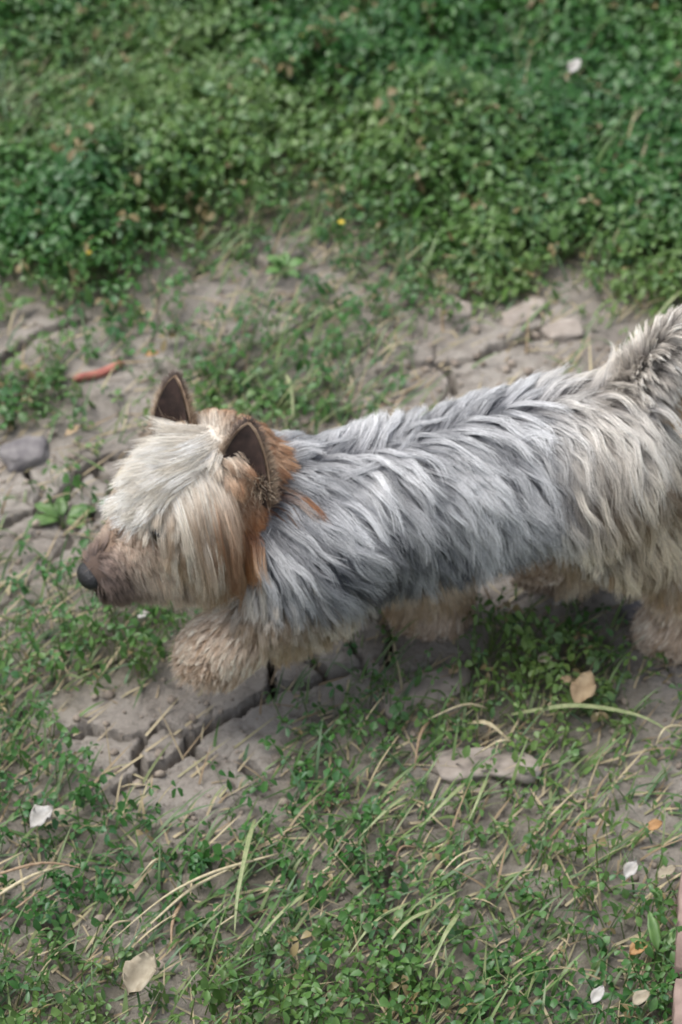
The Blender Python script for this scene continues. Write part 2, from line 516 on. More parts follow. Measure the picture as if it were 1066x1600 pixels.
def build_grass(name, p, dens, lmin, lmax, mat, greens, label, lying=0.25, cat='grass', wmin=.0012, wmax=.0030):
    n = len(p)
    ang = RNG.random(n) * 2 * math.pi
    ang = np.where(RNG.random(n) < 0.6, R(42) + 0.38 * RNG.normal(size=n), ang)
    direc = np.stack([np.cos(ang), np.sin(ang), 0 * ang], 1)
    base = np.stack([p[:, 0], p[:, 1], height(p[:, 0], p[:, 1], False) + 0.001], 1)
    ln = lmin + (lmax - lmin) * RNG.random(n) ** 1.6 * np.where(project(p[:, 0], p[:, 1])[1] < 450, 1.5, 1.0)
    arch = np.where(RNG.random(n) < lying, 0.08 + 0.2 * RNG.random(n), 0.5 + 0.8 * RNG.random(n))
    droop = np.where(arch < .3, 0.05, 0.25 + 0.35 * RNG.random(n)) * np.sin(arch)
    V, F, k = strips(base, direc, ln, wmin + (wmax - wmin) * RNG.random(n), arch, droop, 4, RNG.normal(size=n) * 0.8)
    t = RNG.random(n)[:, None]
    g = np.array(greens)
    idx = RNG.integers(0, len(g) - 1, n)
    c = g[idx] * (1 - t) + g[idx + 1] * t
    o = mesh_np(name, V, F, mat, colors=np.repeat(c, k, 0), shade=True)
    return tag(o, label, cat, kind='stuff')

GREENS = [(.055, .125, .035), (.10, .19, .055), (.17, .24, .085), (.075, .15, .075), (.22, .25, .11)]
p = scatter(42000, -0.62, 0.62, -0.55, 1.35); p = p[in_core(p)]
d = cover(GRASS, p[:, 0], p[:, 1], 70)
p = p[RNG.random(len(p)) < np.clip(0.8 * d ** 1.6, 0, 1)]
build_grass('grass', p, None, 0.018, 0.060, M['blade'], GREENS, 'thin green grass blades growing between the clover and the soil')
p = scatter(14000, -2.4, 2.4, -1.6, 4.2); p = p[~in_core(p)]
p = p[np.hypot(p[:, 0], p[:, 1] - CAM[1]) > 0.25]
build_grass('meadow_grass', p, None, 0.04, 0.10, M['blade'], GREENS, 'grass blades of the wider meadow around the bare patch', wmin=.002, wmax=.005)

STRAW = [(.34, .27, .16), (.48, .41, .26), (.24, .17, .10), (.40, .34, .22), (.30, .28, .15)]
p = scatter(20000, -0.62, 0.62, -0.55, 1.35); p = p[in_core(p)]
px, py = project(p[:, 0], p[:, 1])
d = np.clip(cover(GRASS, p[:, 0], p[:, 1], 75), 0, 1) * np.where(py > 1000, 0.9, 0.6) + 0.13
p = p[RNG.random(len(p)) < np.clip(d, 0, .8)]
build_grass('straw_litter', p, None, 0.012, 0.055, M['dry'], STRAW, 'scattered short dry straw and dead grass on the soil', lying=0.8, cat='straw', wmin=.0008, wmax=.0022)

def build_crumbs():
    p = scatter(26000, -0.6, 0.6, -0.5, 1.3); p = p[in_core(p)]
    d = cover(CLOVER, p[:, 0], p[:, 1], 60)
    p = p[RNG.random(len(p)) < np.clip(1 - 1.3 * d, 0.05, 1) * 0.6]
    n = len(p)
    bm = bmesh.new(); bmesh.ops.create_icosphere(bm, subdivisions=1, radius=1.0)
    iv = np.array([v.co[:] for v in bm.verts]); fi = np.array([[v.index for v in f.verts] for f in bm.faces]); bm.free()
    s = 0.0007 + 0.0042 * RNG.random(n) ** 6
    V = iv[None] * (0.7 + 0.6 * RNG.random((n, len(iv), 1))) * s[:, None, None] * np.array([1.2, 1.0, 0.7])
    V = rotz_apply(V, (RNG.random(n) * 6.28)[:, None])
    V = V + np.stack([p[:, 0], p[:, 1], height(p[:, 0], p[:, 1]) + s * .3], 1)[:, None]
    F = (fi[None] + (np.arange(n) * len(iv))[:, None, None]).reshape(-1, 3)
    o = mesh_np('soil_crumbs', V.reshape(-1, 3), F, M['crumb'])
    tag(o, 'small grey brown crumbs of dry soil strewn on the bare patches', 'soil crumbs', kind='stuff')
build_crumbs()
# ------------------------------------------------------------------ dog
TH = R(11)                                     # the trunk runs 11 degrees off the picture plane, head end nearer
DN = np.array([math.sin(TH), -math.cos(TH), 0])      # to the dog's left, towards the viewer
DB = np.array([math.cos(TH), math.sin(TH), 0])       # towards the tail
def J(px, py, off=0.0):
    d = ray(px, py); t = (off - CAM @ DN) / (d @ DN)
    return CAM + d * t

HC = J(306, 774)                                # middle of the skull
HAZ, HPT = R(32), R(18)
HF = np.array([-math.cos(HAZ) * math.cos(HPT), -math.sin(HAZ) * math.cos(HPT), -math.sin(HPT)])
HR = norm(np.cross(HF, np.array([0, 0, 1.0])))      # to the dog's right, away from the viewer
HU = np.cross(HR, HF)
def HP(f, r, u): return HC + HF * f + HR * r + HU * u

PR = []                                         # (a, b, ra, rb, tag)
def cap(a, b, ra, rb, tg): PR.append((np.asarray(a, float), np.asarray(b, float), ra, rb, tg))
t0, t1, t2, t3, t4, t5 = J(440, 822), J(500, 802), J(650, 768), J(790, 728), J(890, 714), J(944, 714)
cap(t0, t1, .037, .043, 'torso'); cap(t1, t2, .043, .043, 'torso'); cap(t2, t3, .044, .042, 'torso')
cap(t3, t4, .042, .044, 'torso'); cap(t4, t5, .044, .034, 'torso')
cap(t0 + np.array([0, 0, .012]), HP(-.025, 0, -.004), .037, .034, 'neck')
cap(HP(-.020, 0, .004), HP(.010, 0, .004), .040, .038, 'head')
cap(HP(.006, .016, -.010), HP(.006, -.016, -.010), .027, .027, 'head')
cap(HP(.025, 0, -.004), HP(.088, 0, -.011), .028, .0165, 'muzzle')
cap(HP(.020, 0, -.024), HP(.075, 0, -.024), .018, .011, 'muzzle')
# near foreleg reaching forward, far foreleg under the trunk
cap(J(480, 850, .040), J(490, 920, .050), .032, .024, 'fore'); cap(J(490, 920, .050), J(428, 958, .052), .021, .016, 'fore')
cap(J(428, 958, .052), J(366, 996, .052), .0130, .0105, 'paw'); cap(J(366, 996, .052), J(336, 1014, .052), .0120, .0100, 'paw')
cap(J(540, 830, -.040), J(610, 865, -.035), .030, .022, 'fore'); cap(J(610, 865, -.035), J(688, 900, -.022), .019, .014, 'fore')
cap(J(688, 900, -.022), J(690, 945, -.020), .014, .013, 'paw'); cap(J(690, 950, -.020), J(668, 957, -.020), .014, .011, 'paw')
# near hind leg pushing off behind, far hind leg swung forward under the belly
cap(J(938, 735, .034), J(962, 815, .042), .042, .030, 'hind'); cap(J(962, 815, .042), J(1058, 880, .044), .024, .016, 'hind')
cap(J(1058, 880, .044), J(1076, 965, .045), .015, .013, 'paw'); cap(J(1076, 978, .045), J(1052, 985, .045), .014, .011, 'paw')
cap(J(930, 740, -.034), J(895, 800, -.036), .038, .026, 'hind'); cap(J(895, 800, -.036), J(940, 845, -.030), .020, .015, 'hind')
cap(J(940, 845, -.030), J(880, 858, -.024), .015, .014, 'hind'); cap(J(880, 858, -.024), J(848, 855, -.022), .014, .012, 'hind')
CLAWS = []
def toes(a, b, r):
    f = norm(np.asarray(b) - np.asarray(a)); f[2] *= .5; f = norm(f); sd = norm(np.cross(f, [0, 0, 1.0]))
    for k in (-1.5, -.5, .5, 1.5):
        q = np.asarray(b) + sd * k * r * .55; e = q + f * r * (1.0 - .18 * abs(k)) - np.array([0, 0, r * .25]); cap(q, e, r * .52, r * .42, 'toe'); CLAWS.append((e, f, r))
toes(J(366, 996, .052), J(334, 1015, .052), .0105); toes(J(690, 950, -.020), J(668, 957, -.020), .011)
toes(J(1076, 978, .045), J(1052, 985, .045), .011); toes(J(880, 858, -.024), J(848, 855, -.022), .012)
# tail
TP = [J(966, 656), J(1010, 606), J(1044, 560), J(1072, 533), J(1104, 538)]
for i in range(4): cap(TP[i], TP[i + 1], .012 - .0015 * i, .0105 - .0015 * i, 'tail')
PTAG = [q[4] for q in PR]

def prim_d(P):
    D = np.empty((len(PR), len(P)))
    for i, (a, b, ra, rb, _) in enumerate(PR):
        ab = b - a; t = np.clip(((P - a) @ ab) / (ab @ ab), 0, 1)
        D[i] = np.linalg.norm(P - a - t[:, None] * ab, axis=1) - (ra + (rb - ra) * t)
    return D
def sdf(P, k=90.0):
    D = prim_d(P); m = D.min(0)
    return m - np.log(np.exp(-k * (D - m)).sum(0)) / k
def sgrad(P, e=.0012):
    g = np.stack([sdf(P + np.eye(3)[i] * e) - sdf(P - np.eye(3)[i] * e) for i in range(3)], 1)
    return norm(g)

def surface_net(lo, hi, h):
    n = np.ceil((hi - lo) / h).astype(int) + 1
    ax = [lo[i] + h * np.arange(n[i]) for i in range(3)]
    G = np.stack(np.meshgrid(*ax, indexing='ij'), -1).reshape(-1, 3)
    S = np.concatenate([sdf(c) for c in np.array_split(G, 12)]).reshape(n)
    acc = np.zeros((*(n - 1), 3)); cnt = np.zeros(n - 1)
    corners = [(a, b, c) for a in (0, 1) for b in (0, 1) for c in (0, 1)]
    def sub(c): return S[c[0]:n[0] - 1 + c[0], c[1]:n[1] - 1 + c[1], c[2]:n[2] - 1 + c[2]]
    for i, a in enumerate(corners):
        for b in corners[i + 1:]:
            if sum(abs(u - v) for u, v in zip(a, b)) != 1: continue
            sa, sb = sub(a), sub(b); m = (sa < 0) != (sb < 0)
            t = np.where(m, sa / np.where(m, sa - sb, 1), 0)
            for k in range(3): acc[..., k] += np.where(m, a[k] + t * (b[k] - a[k]), 0)
            cnt += m
    act = cnt > 0
    idx = -np.ones(n - 1, int); idx[act] = np.arange(act.sum())
    ijk = np.argwhere(act)
    V = lo + h * (ijk + acc[act] / cnt[act][:, None])
    F = []
    for k in range(3):
        a, b = (k + 1) % 3, (k + 2) % 3
        sl0 = [slice(1, n[i] - 1) for i in range(3)]; sl1 = list(sl0)
        sl0[k] = slice(0, n[k] - 1); sl1[k] = slice(1, n[k])
        s0, s1 = S[tuple(sl0)], S[tuple(sl1)]
        for flip in (False, True):
            m = ((s0 < 0) & (s1 >= 0)) if not flip else ((s0 >= 0) & (s1 < 0))
            q = np.argwhere(m)
            if not len(q): continue
            base = q.copy()
            for i in range(3):
                if i != k: base[:, i] += 1
            def cell(da, db):
                c = base.copy(); c[:, a] -= da; c[:, b] -= db
                return idx[c[:, 0], c[:, 1], c[:, 2]]
            f = np.stack([cell(1, 1), cell(0, 1), cell(0, 0), cell(1, 0)], 1)
            F.append(f[:, ::-1] if flip else f)
    return V, np.concatenate(F)

allp = np.concatenate([np.array([q[0], q[1]]) for q in PR])
BV, BF = surface_net(allp.min(0) - .075, allp.max(0) + .075, .0042)
dog = empty('dog', tuple(J(640, 960, 0) * np.array([1, 1, 0])))
dog_inv = np.array(dog.location)
tag(dog, 'small long haired grey and tan terrier trotting left across the cracked soil', 'dog')
body = mesh_np('body', BV - dog_inv, BF, M['skin'], dog, shade=True)

# ---- coat: guides grown over the body, each carrying a lock of strands
def roots(n, seed):
    rg = np.random.default_rng(seed)
    tri = np.concatenate([BF[:, [0, 1, 2]], BF[:, [0, 2, 3]]])
    A, B, C = BV[tri[:, 0]], BV[tri[:, 1]], BV[tri[:, 2]]
    ar = np.linalg.norm(np.cross(B - A, C - A), axis=1)
    k = rg.choice(len(tri), n, p=ar / ar.sum())
    u, v = rg.random(n), rg.random(n); m = u + v > 1; u[m], v[m] = 1 - u[m], 1 - v[m]
    return A[k] + (B[k] - A[k]) * u[:, None] + (C[k] - A[k]) * v[:, None]

DOWN = np.array([0, 0, -1.0])
def lerp(a, b, t): return a + (b - a) * t
def col(*c): return np.array(c, float)

def grow(P0, N0, D0, L, grav, layer, curl, K, rg, stiff=0.0):
    n = len(P0); P = [P0]; d = D0.copy(); p = P0.copy()
    for k in range(1, K):
        t = k / (K - 1)
        nz = np.stack([noise3(p, .045, 3), noise3(p, .045, 7), noise3(p, .045, 13)], 1)
        d = norm(d + DOWN * (grav / (K - 1))[:, None] + nz * (curl / (K - 1))[:, None])
        q = p + d * (L / (K - 1))[:, None]
        s = sdf(q); g = sgrad(q)
        push = np.clip(layer * min(1, t * 2.2) - s, 0, .012)
        q = q + g * push[:, None]
        d = norm(lerp(d, norm(q - p), 0.65))
        p = q; P.append(p)
    return np.stack(P, 1)

def make_hair(name, P, C0, C1, rad, parent):
    """P (n, K, 3); C0 root colour, C1 tip colour (n, 3)"""
    n, K, _ = P.shape
    hc = bpy.data.hair_curves.new(name)
    hc.add_curves([K] * n)
    hc.attributes['position'].data.foreach_set('vector', (P - dog_inv).astype(np.float32).ravel())
    t = np.linspace(0, 1, K)
    ra = hc.attributes.get('radius') or hc.attributes.new('radius', 'FLOAT', 'POINT')
    rr = (rad[:, None] * (1 - 0.7 * t[None] ** 2)).astype(np.float32)
    ra.data.foreach_set('value', rr.ravel())
    ca = hc.attributes.new('tint', 'FLOAT_COLOR', 'POINT')
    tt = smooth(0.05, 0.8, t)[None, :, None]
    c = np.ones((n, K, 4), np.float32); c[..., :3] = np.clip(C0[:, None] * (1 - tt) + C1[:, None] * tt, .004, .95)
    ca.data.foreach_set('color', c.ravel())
    hc.materials.append(M['hair'])
    o = bpy.data.objects.new(name, hc); COL.objects.link(o); o.parent = parent
    return o

def locks(G, GN, m, rc, clump, wave, C0, C1, jit, rg, stray=.12, tone=0.16):
    n, K, _ = G.shape
    t = np.linspace(0, 1, K)
    Lg = np.linalg.norm(np.diff(G, axis=1), axis=2).sum(1)
    a = norm(np.cross(GN, np.array([.31, .52, .79]))); b = np.cross(GN, a)
    r = rc[:, None] * np.sqrt(rg.random((n, m))); ph = rg.random((n, m)) * 6.283
    off = a[:, None] * (r * np.cos(ph))[..., None] + b[:, None] * (r * np.sin(ph))[..., None]
    R0 = (G[:, :1] + off).reshape(-1, 3)
    R0 = R0 - sgrad(R0) * (sdf(R0) + .0008)[:, None]
    off = R0.reshape(n, m, 3) - G[:, :1]
    cl = np.repeat(clump[:, None], m, 1) * (1 - 0.8 * (rg.random((n, m)) < stray))
    fade = 1 - cl[..., None] * smooth(0.0, 0.75, t)[None, None]
    S = G[:, None] + off[:, :, None] * fade[..., None]
    tang = norm(np.gradient(G, axis=1)); w1 = norm(np.cross(tang, GN[:, None])); w2 = np.cross(tang, w1)
    p1 = rg.random(n) * 6.283; fr = 0.9 + 0.8 * rg.random(n)
    wv = (wave * Lg)[:, None] * np.sin(p1[:, None] + fr[:, None] * 6.283 * t[None]) * t[None]
    S = S + (w1 * wv[..., None])[:, None]
    j1 = rg.normal(size=(n, m, 3)); j2 = rg.normal(size=(n, m, 3))
    S = S + jit * Lg[:, None, None, None] * (j1[:, :, None] * (t ** 2)[None, None, :, None] + j2[:, :, None] * (np.sin(t * 5) * t)[None, None, :, None] * .6)
    ln = 0.72 + 0.28 * rg.random((n, m))            # ragged tips
    idx = np.clip(t[None, None] * ln[..., None] * (K - 1), 0, K - 1)
    i0 = np.minimum(np.floor(idx).astype(int), K - 2); f = (idx - i0)[..., None]
    S = np.take_along_axis(S, i0[..., None], 2) * (1 - f) + np.take_along_axis(S, i0[..., None] + 1, 2) * f
    sh = 1 + tone * rg.normal(size=(n, m, 1))
    c0 = (C0[:, None] * sh).reshape(-1, 3); c1 = (C1[:, None] * sh).reshape(-1, 3)
    return S.reshape(-1, K, 3), c0, c1

def style(P, N, rg):
    """flow, length, colour for each guide from where it grows"""
    n = len(P)
    ti = prim_d(P).argmin(0); tg = np.array(PTAG)[ti]
    hi = P[:, 2] + .012 * rg.normal(size=n) > np.where(tg == 'fore', .145, .125)
    tg = np.where(np.isin(tg, ('fore', 'hind')) & hi, 'torso', tg)     # shoulder and thigh carry the long coat
    side = np.sign(P @ DN + .016 * rg.normal(size=n))                  # +1 near side
    lat = P @ DN; al = P @ DB                      # lateral, along (towards the tail)
    outw = DN[None] * side[:, None]
    hf, hr, hu = (P - HC) @ HF, (P - HC) @ HR, (P - HC) @ HU
    D = np.zeros((n, 3)); L = np.full(n, .04); grav = np.full(n, 1.5); layer = np.full(n, .006)
    curl = np.full(n, .5); rc = np.full(n, .0045); clump = .55 + .35 * rg.random(n); wave = .05 + .05 * rg.random(n)
    C0 = np.zeros((n, 3)); C1 = np.zeros((n, 3))
    rnd = rg.random(n); nz = noise3(P, .022, 21) * .5 + .5; nz2 = noise3(P, .05, 22) * .5 + .5
    lite = np.clip(.80 * rnd + .75 * (nz - .50) + .26 * np.clip(N[:, 2], 0, 1) ** 2, 0, 1)[:, None] ** 1.45  # random lock tone, plus sky and sun light painted paler into upward-facing hair
    # --- trunk and neck
    m = (tg == 'torso') | (tg == 'neck')
    upn = N[:, 2]
    D[m] = (N * .16 + DB * (0.75 + .45 * nz2[:, None]) + outw * (.60 * np.clip(upn, 0, 1))[:, None] + DOWN * (.9 * np.clip(.75 - upn, 0, 1))[:, None])[m]
    L[m] = ((.052 + .022 * rg.random(n)) * lerp(.80, 1, smooth(-.6, .2, upn)))[m]; grav[m] = (1.5 + .9 * rg.random(n))[m]
    zmin = .100 + .30 * np.clip(al - .04, 0, .3) * (al < .19) + .018 * smooth(-.02, -.06, al)
    L[m] = np.minimum(L, np.maximum(.016, (P[:, 2] - zmin) * 1.15 + .010 * rg.random(n)))[m]
    layer[m] = (.0015 + .008 * lite[:, 0] + .002 * rg.random(n))[m]; curl[m] = .75
    rc[m] = .0055; clump[m] = (.30 + .35 * rg.random(n))[m]; wave[m] = (.03 + .035 * rg.random(n))[m]
    low = np.maximum(smooth(.165, .105, P[:, 2]), smooth(.120, .185, al) * smooth(.266, .198, P[:, 2]))[:, None]
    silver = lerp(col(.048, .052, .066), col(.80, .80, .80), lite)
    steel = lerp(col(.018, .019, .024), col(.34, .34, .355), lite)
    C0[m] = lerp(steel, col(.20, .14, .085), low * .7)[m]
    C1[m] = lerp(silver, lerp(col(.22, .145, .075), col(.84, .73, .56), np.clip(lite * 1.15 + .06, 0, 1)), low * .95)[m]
    bel = m & (upn < -.45)
    C0[bel] = col(.25, .16, .09); C1[bel] = col(.46, .31, .18); L[bel] = .03
    # chest / throat falls
    nk = (tg == 'neck')
    L[nk] = (.030 + .014 * rg.random(n))[nk]; grav[nk] = 2.2
    ruff = nk & (hf > -.054) & (hu < .004 + .006 * rg.normal(size=n))
    rw = (.85 * smooth(-.060, -.036, hf + .009 * rg.normal(size=n)))[:, None]
    C0[ruff] = lerp(C0, lerp(col(.15, .048, .014), col(.30, .11, .034), rnd[:, None]), rw)[ruff]
    C1[ruff] = lerp(C1, lerp(col(.30, .135, .05), col(.52, .31, .15), rnd[:, None]), rw)[ruff]
    L[ruff] = (.034 + .012 * rg.random(n))[ruff]
    fr = m & ~ruff & (al < -.075) & (upn < .1)
    C1[fr] = lerp(C1, col(.62, .55, .44), .6)[fr]
    # --- legs
    lg = (tg == 'fore') | (tg == 'hind')
    D[lg] = (N * .30 + DOWN * .9 + DB * .25)[lg]
    L[lg] = (.017 + .012 * rg.random(n))[lg]; grav[lg] = 1.8; curl[lg] = .5; wave[lg] = .025; layer[lg] = .004; clump[lg] = (.15 + .4 * rg.random(n))[lg]
    hgt = smooth(.07, .15, P[:, 2])[:, None]
    tan0 = lerp(col(.26, .165, .085), col(.44, .32, .20), rnd[:, None]); tan1 = lerp(col(.52, .37, .22), col(.84, .72, .55), lite)
    C0[lg] = lerp(tan0, lerp(col(.10, .10, .105), tan0, .4), hgt)[lg]; C1[lg] = lerp(tan1, lerp(silver, tan1, .35), hgt)[lg]
    hd = (tg == 'hind'); L[hd] *= 1.15
    rear = hd & (N @ DB > .45)
    C0[rear] = col(.24, .13, .06); C1[rear] = lerp(col(.52, .34, .18), col(.74, .62, .48), rnd[:, None])[rear]
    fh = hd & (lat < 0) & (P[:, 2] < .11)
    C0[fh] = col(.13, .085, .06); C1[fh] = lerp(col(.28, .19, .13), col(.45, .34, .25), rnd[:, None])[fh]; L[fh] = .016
    pw = (tg == 'paw') | (tg == 'toe')
    D[pw] = (N * .18 + DOWN * .55 - DB * .60)[pw]; L[pw] = (.009 + .006 * rg.random(n) + .008 * smooth(-.13, -.09, al) * (lat > 0))[pw]; grav[pw] = 1.2; curl[pw] = .5; wave[pw] = .015; layer[pw] = .002; clump[pw] = (.5 + .4 * rg.random(n))[pw]; rc[pw] = .0042
    C0[pw] = lerp(col(.20, .115, .06), col(.46, .32, .21), rnd[:, None])[pw]; C1[pw] = lerp(col(.54, .39, .26), col(.92, .80, .66), np.clip(lite + .3 * rnd[:, None], 0, 1))[pw]
    # --- tail: silver above, tan below
    tl = (tg == 'tail')
    D[tl] = (N * .40 + DB * .55 + norm(TP[3] - TP[0]) * .45)[tl]
    L[tl] = (.017 + .011 * rg.random(n))[tl]; grav[tl] = 1.6; curl[tl] = .4; wave[tl] = .02
    und = smooth(-.1, .5, N @ DB)[:, None]
    C0[tl] = lerp(lerp(col(.12, .105, .09), col(.42, .38, .34), lite), col(.20, .12, .055), und)[tl]
    C1[tl] = lerp(lerp(col(.34, .30, .26), col(.90, .84, .76), np.clip(lite + .15, 0, 1)), col(.56, .39, .22), und)[tl]
    # --- head: crown parts over the skull, fringe falls down the cheeks
    hm = (tg == 'head')
    hs = np.sign(hr + .007 * rg.normal(size=n))
    ho = HR[None] * hs[:, None]
    mid = np.exp(-(hr / .010) ** 2)[:, None]
    front = smooth(-.01, .030, hf)[:, None]; back_ = smooth(.0, -.025, hf)[:, None]
    upk = np.clip(N @ HU, 0, 1)[:, None]
    D[hm] = (N * .16 + ho * (.85 * upk) + HF * (.10 - .16 * front - .45 * back_) + DOWN * 1.0 * np.clip(.9 - N[:, 2], 0, 1)[:, None])[hm]
    L[hm] = (.058 + .018 * rg.random(n))[hm]; grav[hm] = (2.2 + .8 * rg.random(n))[hm]; curl[hm] = .25; wave[hm] = .012
    clump[hm] = (.15 + .4 * rg.random(n))[hm]; rc[hm] = .0042; layer[hm] = (.002 + .006 * rg.random(n))[hm]
    L[hm] = (L * lerp(1, .62, smooth(.012, -.012, hu)) * lerp(1, .22, smooth(.023, .034, hf + .003 * rg.normal(size=n))))[hm]
    L[hm] = np.minimum(L, np.maximum(.012, (P[:, 2] - .112) * 1.25 + .012 * rg.random(n)))[hm]
    eb = HP(-.026, -.036, .008); eb2 = HP(-.014, .032, .022)
    ne = hm & ((np.linalg.norm(P - eb, axis=1) < .024) | (np.linalg.norm(P - eb2, axis=1) < .024)) & (N @ HU > .25)
    bk = hm & (hf < -.016) & (hu > .01)
    L[bk] = .022
    L[ne] = .012; layer[ne] = .001
    tuft = hm & (np.abs(hr + .004 * rg.normal(size=n)) < .014) & (hf > -.034) & (hu > .012)
    D[tuft] = (HF * .9 + HU * .15 + N * .15 + HR * (hr / .013 * .25)[:, None] + .24 * rg.normal(size=(n, 3)))[tuft]
    L[tuft] = (.022 + .014 * rg.random(n) + .010 * smooth(.01, -.02, hf) - .010 * smooth(.012, .03, hf))[tuft]; grav[tuft] = .6; clump[tuft] = .1; rc[tuft] = .006; curl[tuft] = .6
    crown = smooth(-.008, .020, hu)[:, None]; back = smooth(.008, -.012, hf + .006 * rg.normal(size=n))[:, None] * lerp(.12, 1, smooth(.046, .034, hu))[:, None]
    cream0 = lerp(col(.64, .58, .49), col(.88, .84, .77), rnd[:, None]); cream1 = lerp(col(.30, .18, .09), col(.80, .72, .60), np.clip(lite + .25 * rnd[:, None] + .08, 0, 1))
    gold0 = lerp(col(.33, .20, .10), col(.46, .32, .19), rnd[:, None]); gold1 = lerp(col(.46, .31, .17), col(.66, .52, .36), lite)
    rust0 = lerp(col(.15, .048, .014), col(.30, .11, .034), rnd[:, None]); rust1 = lerp(col(.31, .115, .034), col(.52, .26, .10), lite)
    h0 = lerp(lerp(gold0, rust0, back), lerp(cream0, gold0, back * .6), crown); h1 = lerp(lerp(gold1, rust1, back), lerp(cream1, rust1, back * .75), crown)
    C0[hm] = h0[hm]; C1[hm] = h1[hm]
    C1[tuft] = lerp(col(.70, .64, .54), col(.90, .88, .84), rnd[:, None])[tuft]
    tt_ = (tg == 'toe'); L[tt_] = .0045; D[tt_] = (N * .25 - DB * .5 + DOWN * .5)[tt_]
    # --- muzzle
    mz = (tg == 'muzzle')
    D[mz] = (N * .45 + DOWN * .55 - HF * .45)[mz]
    L[mz] = (.008 + .006 * rg.random(n) + .003 + .024 * smooth(.004, -.022, hu) * smooth(.088, .05, hf))[mz]
    grav[mz] = 1.2; curl[mz] = .4; layer[mz] = .002; rc[mz] = .003; wave[mz] = .012; clump[mz] = (.1 + .3 * rg.random(n))[mz]
    stop = mz & (hf < .04); L[stop] += .006
    topm = smooth(-.004, .012, hu)[:, None]; tipm = smooth(.06, .09, hf)[:, None]
    z0 = lerp(lerp(col(.22, .13, .08), col(.42, .29, .20), rnd[:, None]), col(.075, .052, .042), tipm)
    z1 = lerp(lerp(col(.50, .33, .22), col(.92, .80, .66), (rnd[:, None] * .6 + nz[:, None] * .5)), col(.24, .17, .135), tipm)
    lip = np.exp(-((hu + .019) / .0035) ** 2)[:, None] * smooth(.03, .05, hf)[:, None]
    z0 = lerp(z0, col(.03, .02, .018), lip * .7); z1 = lerp(z1, col(.10, .06, .045), lip * .65)
    C0[mz] = z0[mz]; C1[mz] = z1[mz]
    return tg, norm(D), L, grav, layer, curl, rc, clump, wave, C0, C1

EYES = {}
for s in (-1, 1):
    E = HP(.036, s * .024, .015)
    for _ in range(3): E = E - sgrad(E[None])[0] * (sdf(E[None])[0] - .0005)
    EYES[s] = E
def coat():
    rg = np.random.default_rng(3)
    P = roots(19000, 4)
    tg0 = np.array(PTAG)[prim_d(P).argmin(0)]
    dens = np.select([tg0 == 'head', tg0 == 'muzzle', tg0 == 'tail', tg0 == 'paw'], [1., 1., .8, .8], .62)
    P = P[rg.random(len(P)) < dens]; N = sgrad(P)
    P = P - N * sdf(P)[:, None]
    # no long hair over eyes' sockets or the nose pad
    eye = list(EYES.values())
    ok = np.ones(len(P), bool)
    for e in eye: ok &= np.linalg.norm(P - e, axis=1) > .0100
    ok &= np.linalg.norm(P - HP(.100, 0, -.008), axis=1) > .0145
    P, N = P[ok], N[ok]
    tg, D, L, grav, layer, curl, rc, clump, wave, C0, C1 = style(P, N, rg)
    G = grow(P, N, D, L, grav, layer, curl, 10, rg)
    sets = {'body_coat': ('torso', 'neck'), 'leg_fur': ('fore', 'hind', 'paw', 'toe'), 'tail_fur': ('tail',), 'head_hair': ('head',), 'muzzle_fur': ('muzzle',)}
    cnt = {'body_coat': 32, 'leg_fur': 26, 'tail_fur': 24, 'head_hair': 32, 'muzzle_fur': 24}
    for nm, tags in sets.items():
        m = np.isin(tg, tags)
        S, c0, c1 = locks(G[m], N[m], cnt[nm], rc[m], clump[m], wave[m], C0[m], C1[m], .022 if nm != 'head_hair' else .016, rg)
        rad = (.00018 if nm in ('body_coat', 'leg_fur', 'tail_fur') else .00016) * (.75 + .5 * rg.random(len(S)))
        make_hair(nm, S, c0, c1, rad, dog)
    # fine short undercoat so that no skin shows at partings
    P = roots(34000, 9); N = sgrad(P); P = P - N * (sdf(P) + .0005)[:, None]
    ok = np.ones(len(P), bool)
    for e in eye: ok &= np.linalg.norm(P - e, axis=1) > .0090
    ok &= np.linalg.norm(P - HP(.100, 0, -.008), axis=1) > .012
    P, N = P[ok], N[ok]
    st = style(P, N, rg); D, C0, C1 = st[1], st[9], st[10]
    d = norm(D + N * .5 + .45 * rg.normal(size=P.shape)); Lu = .005 + .006 * rg.random(len(P))
    t = np.linspace(0, 1, 4)
    S = P[:, None] + d[:, None] * (Lu[:, None] * t)[..., None] + DOWN * (.002 * t ** 2)[None, :, None]
    make_hair('undercoat', S, lerp(C0, C1, .35), lerp(C0, C1, .7), np.full(len(P), .00022), dog)
coat()
_st = style(BV, sgrad(BV), np.random.default_rng(5))
_c = np.ones((len(BV), 4), np.float32); _c[:, :3] = lerp(_st[9], _st[10], .25) * .8
body.data.color_attributes.new('tint', 'FLOAT_COLOR', 'POINT').data.foreach_set('color', _c.ravel())

# ---- ears, eyes, nose
M['ear_out'] = plain('ear_back', (.20, .13, .085), (.36, .26, .18), .8, 160)
M['ear_in'] = plain('ear_inside', (.018, .010, .008), (.055, .032, .026), .7, 120)
M['nose'] = plain('nose_leather', (.006, .006, .007), (.020, .019, .021), .38, 900, .6, .5)
M['eye'] = plain('eye_dark', (.006, .004, .003), (.014, .008, .005), .08, 60, 0, .6)
M['lid'] = plain('eye_rim', (.012, .009, .008), (.03, .022, .02), .5, 200)

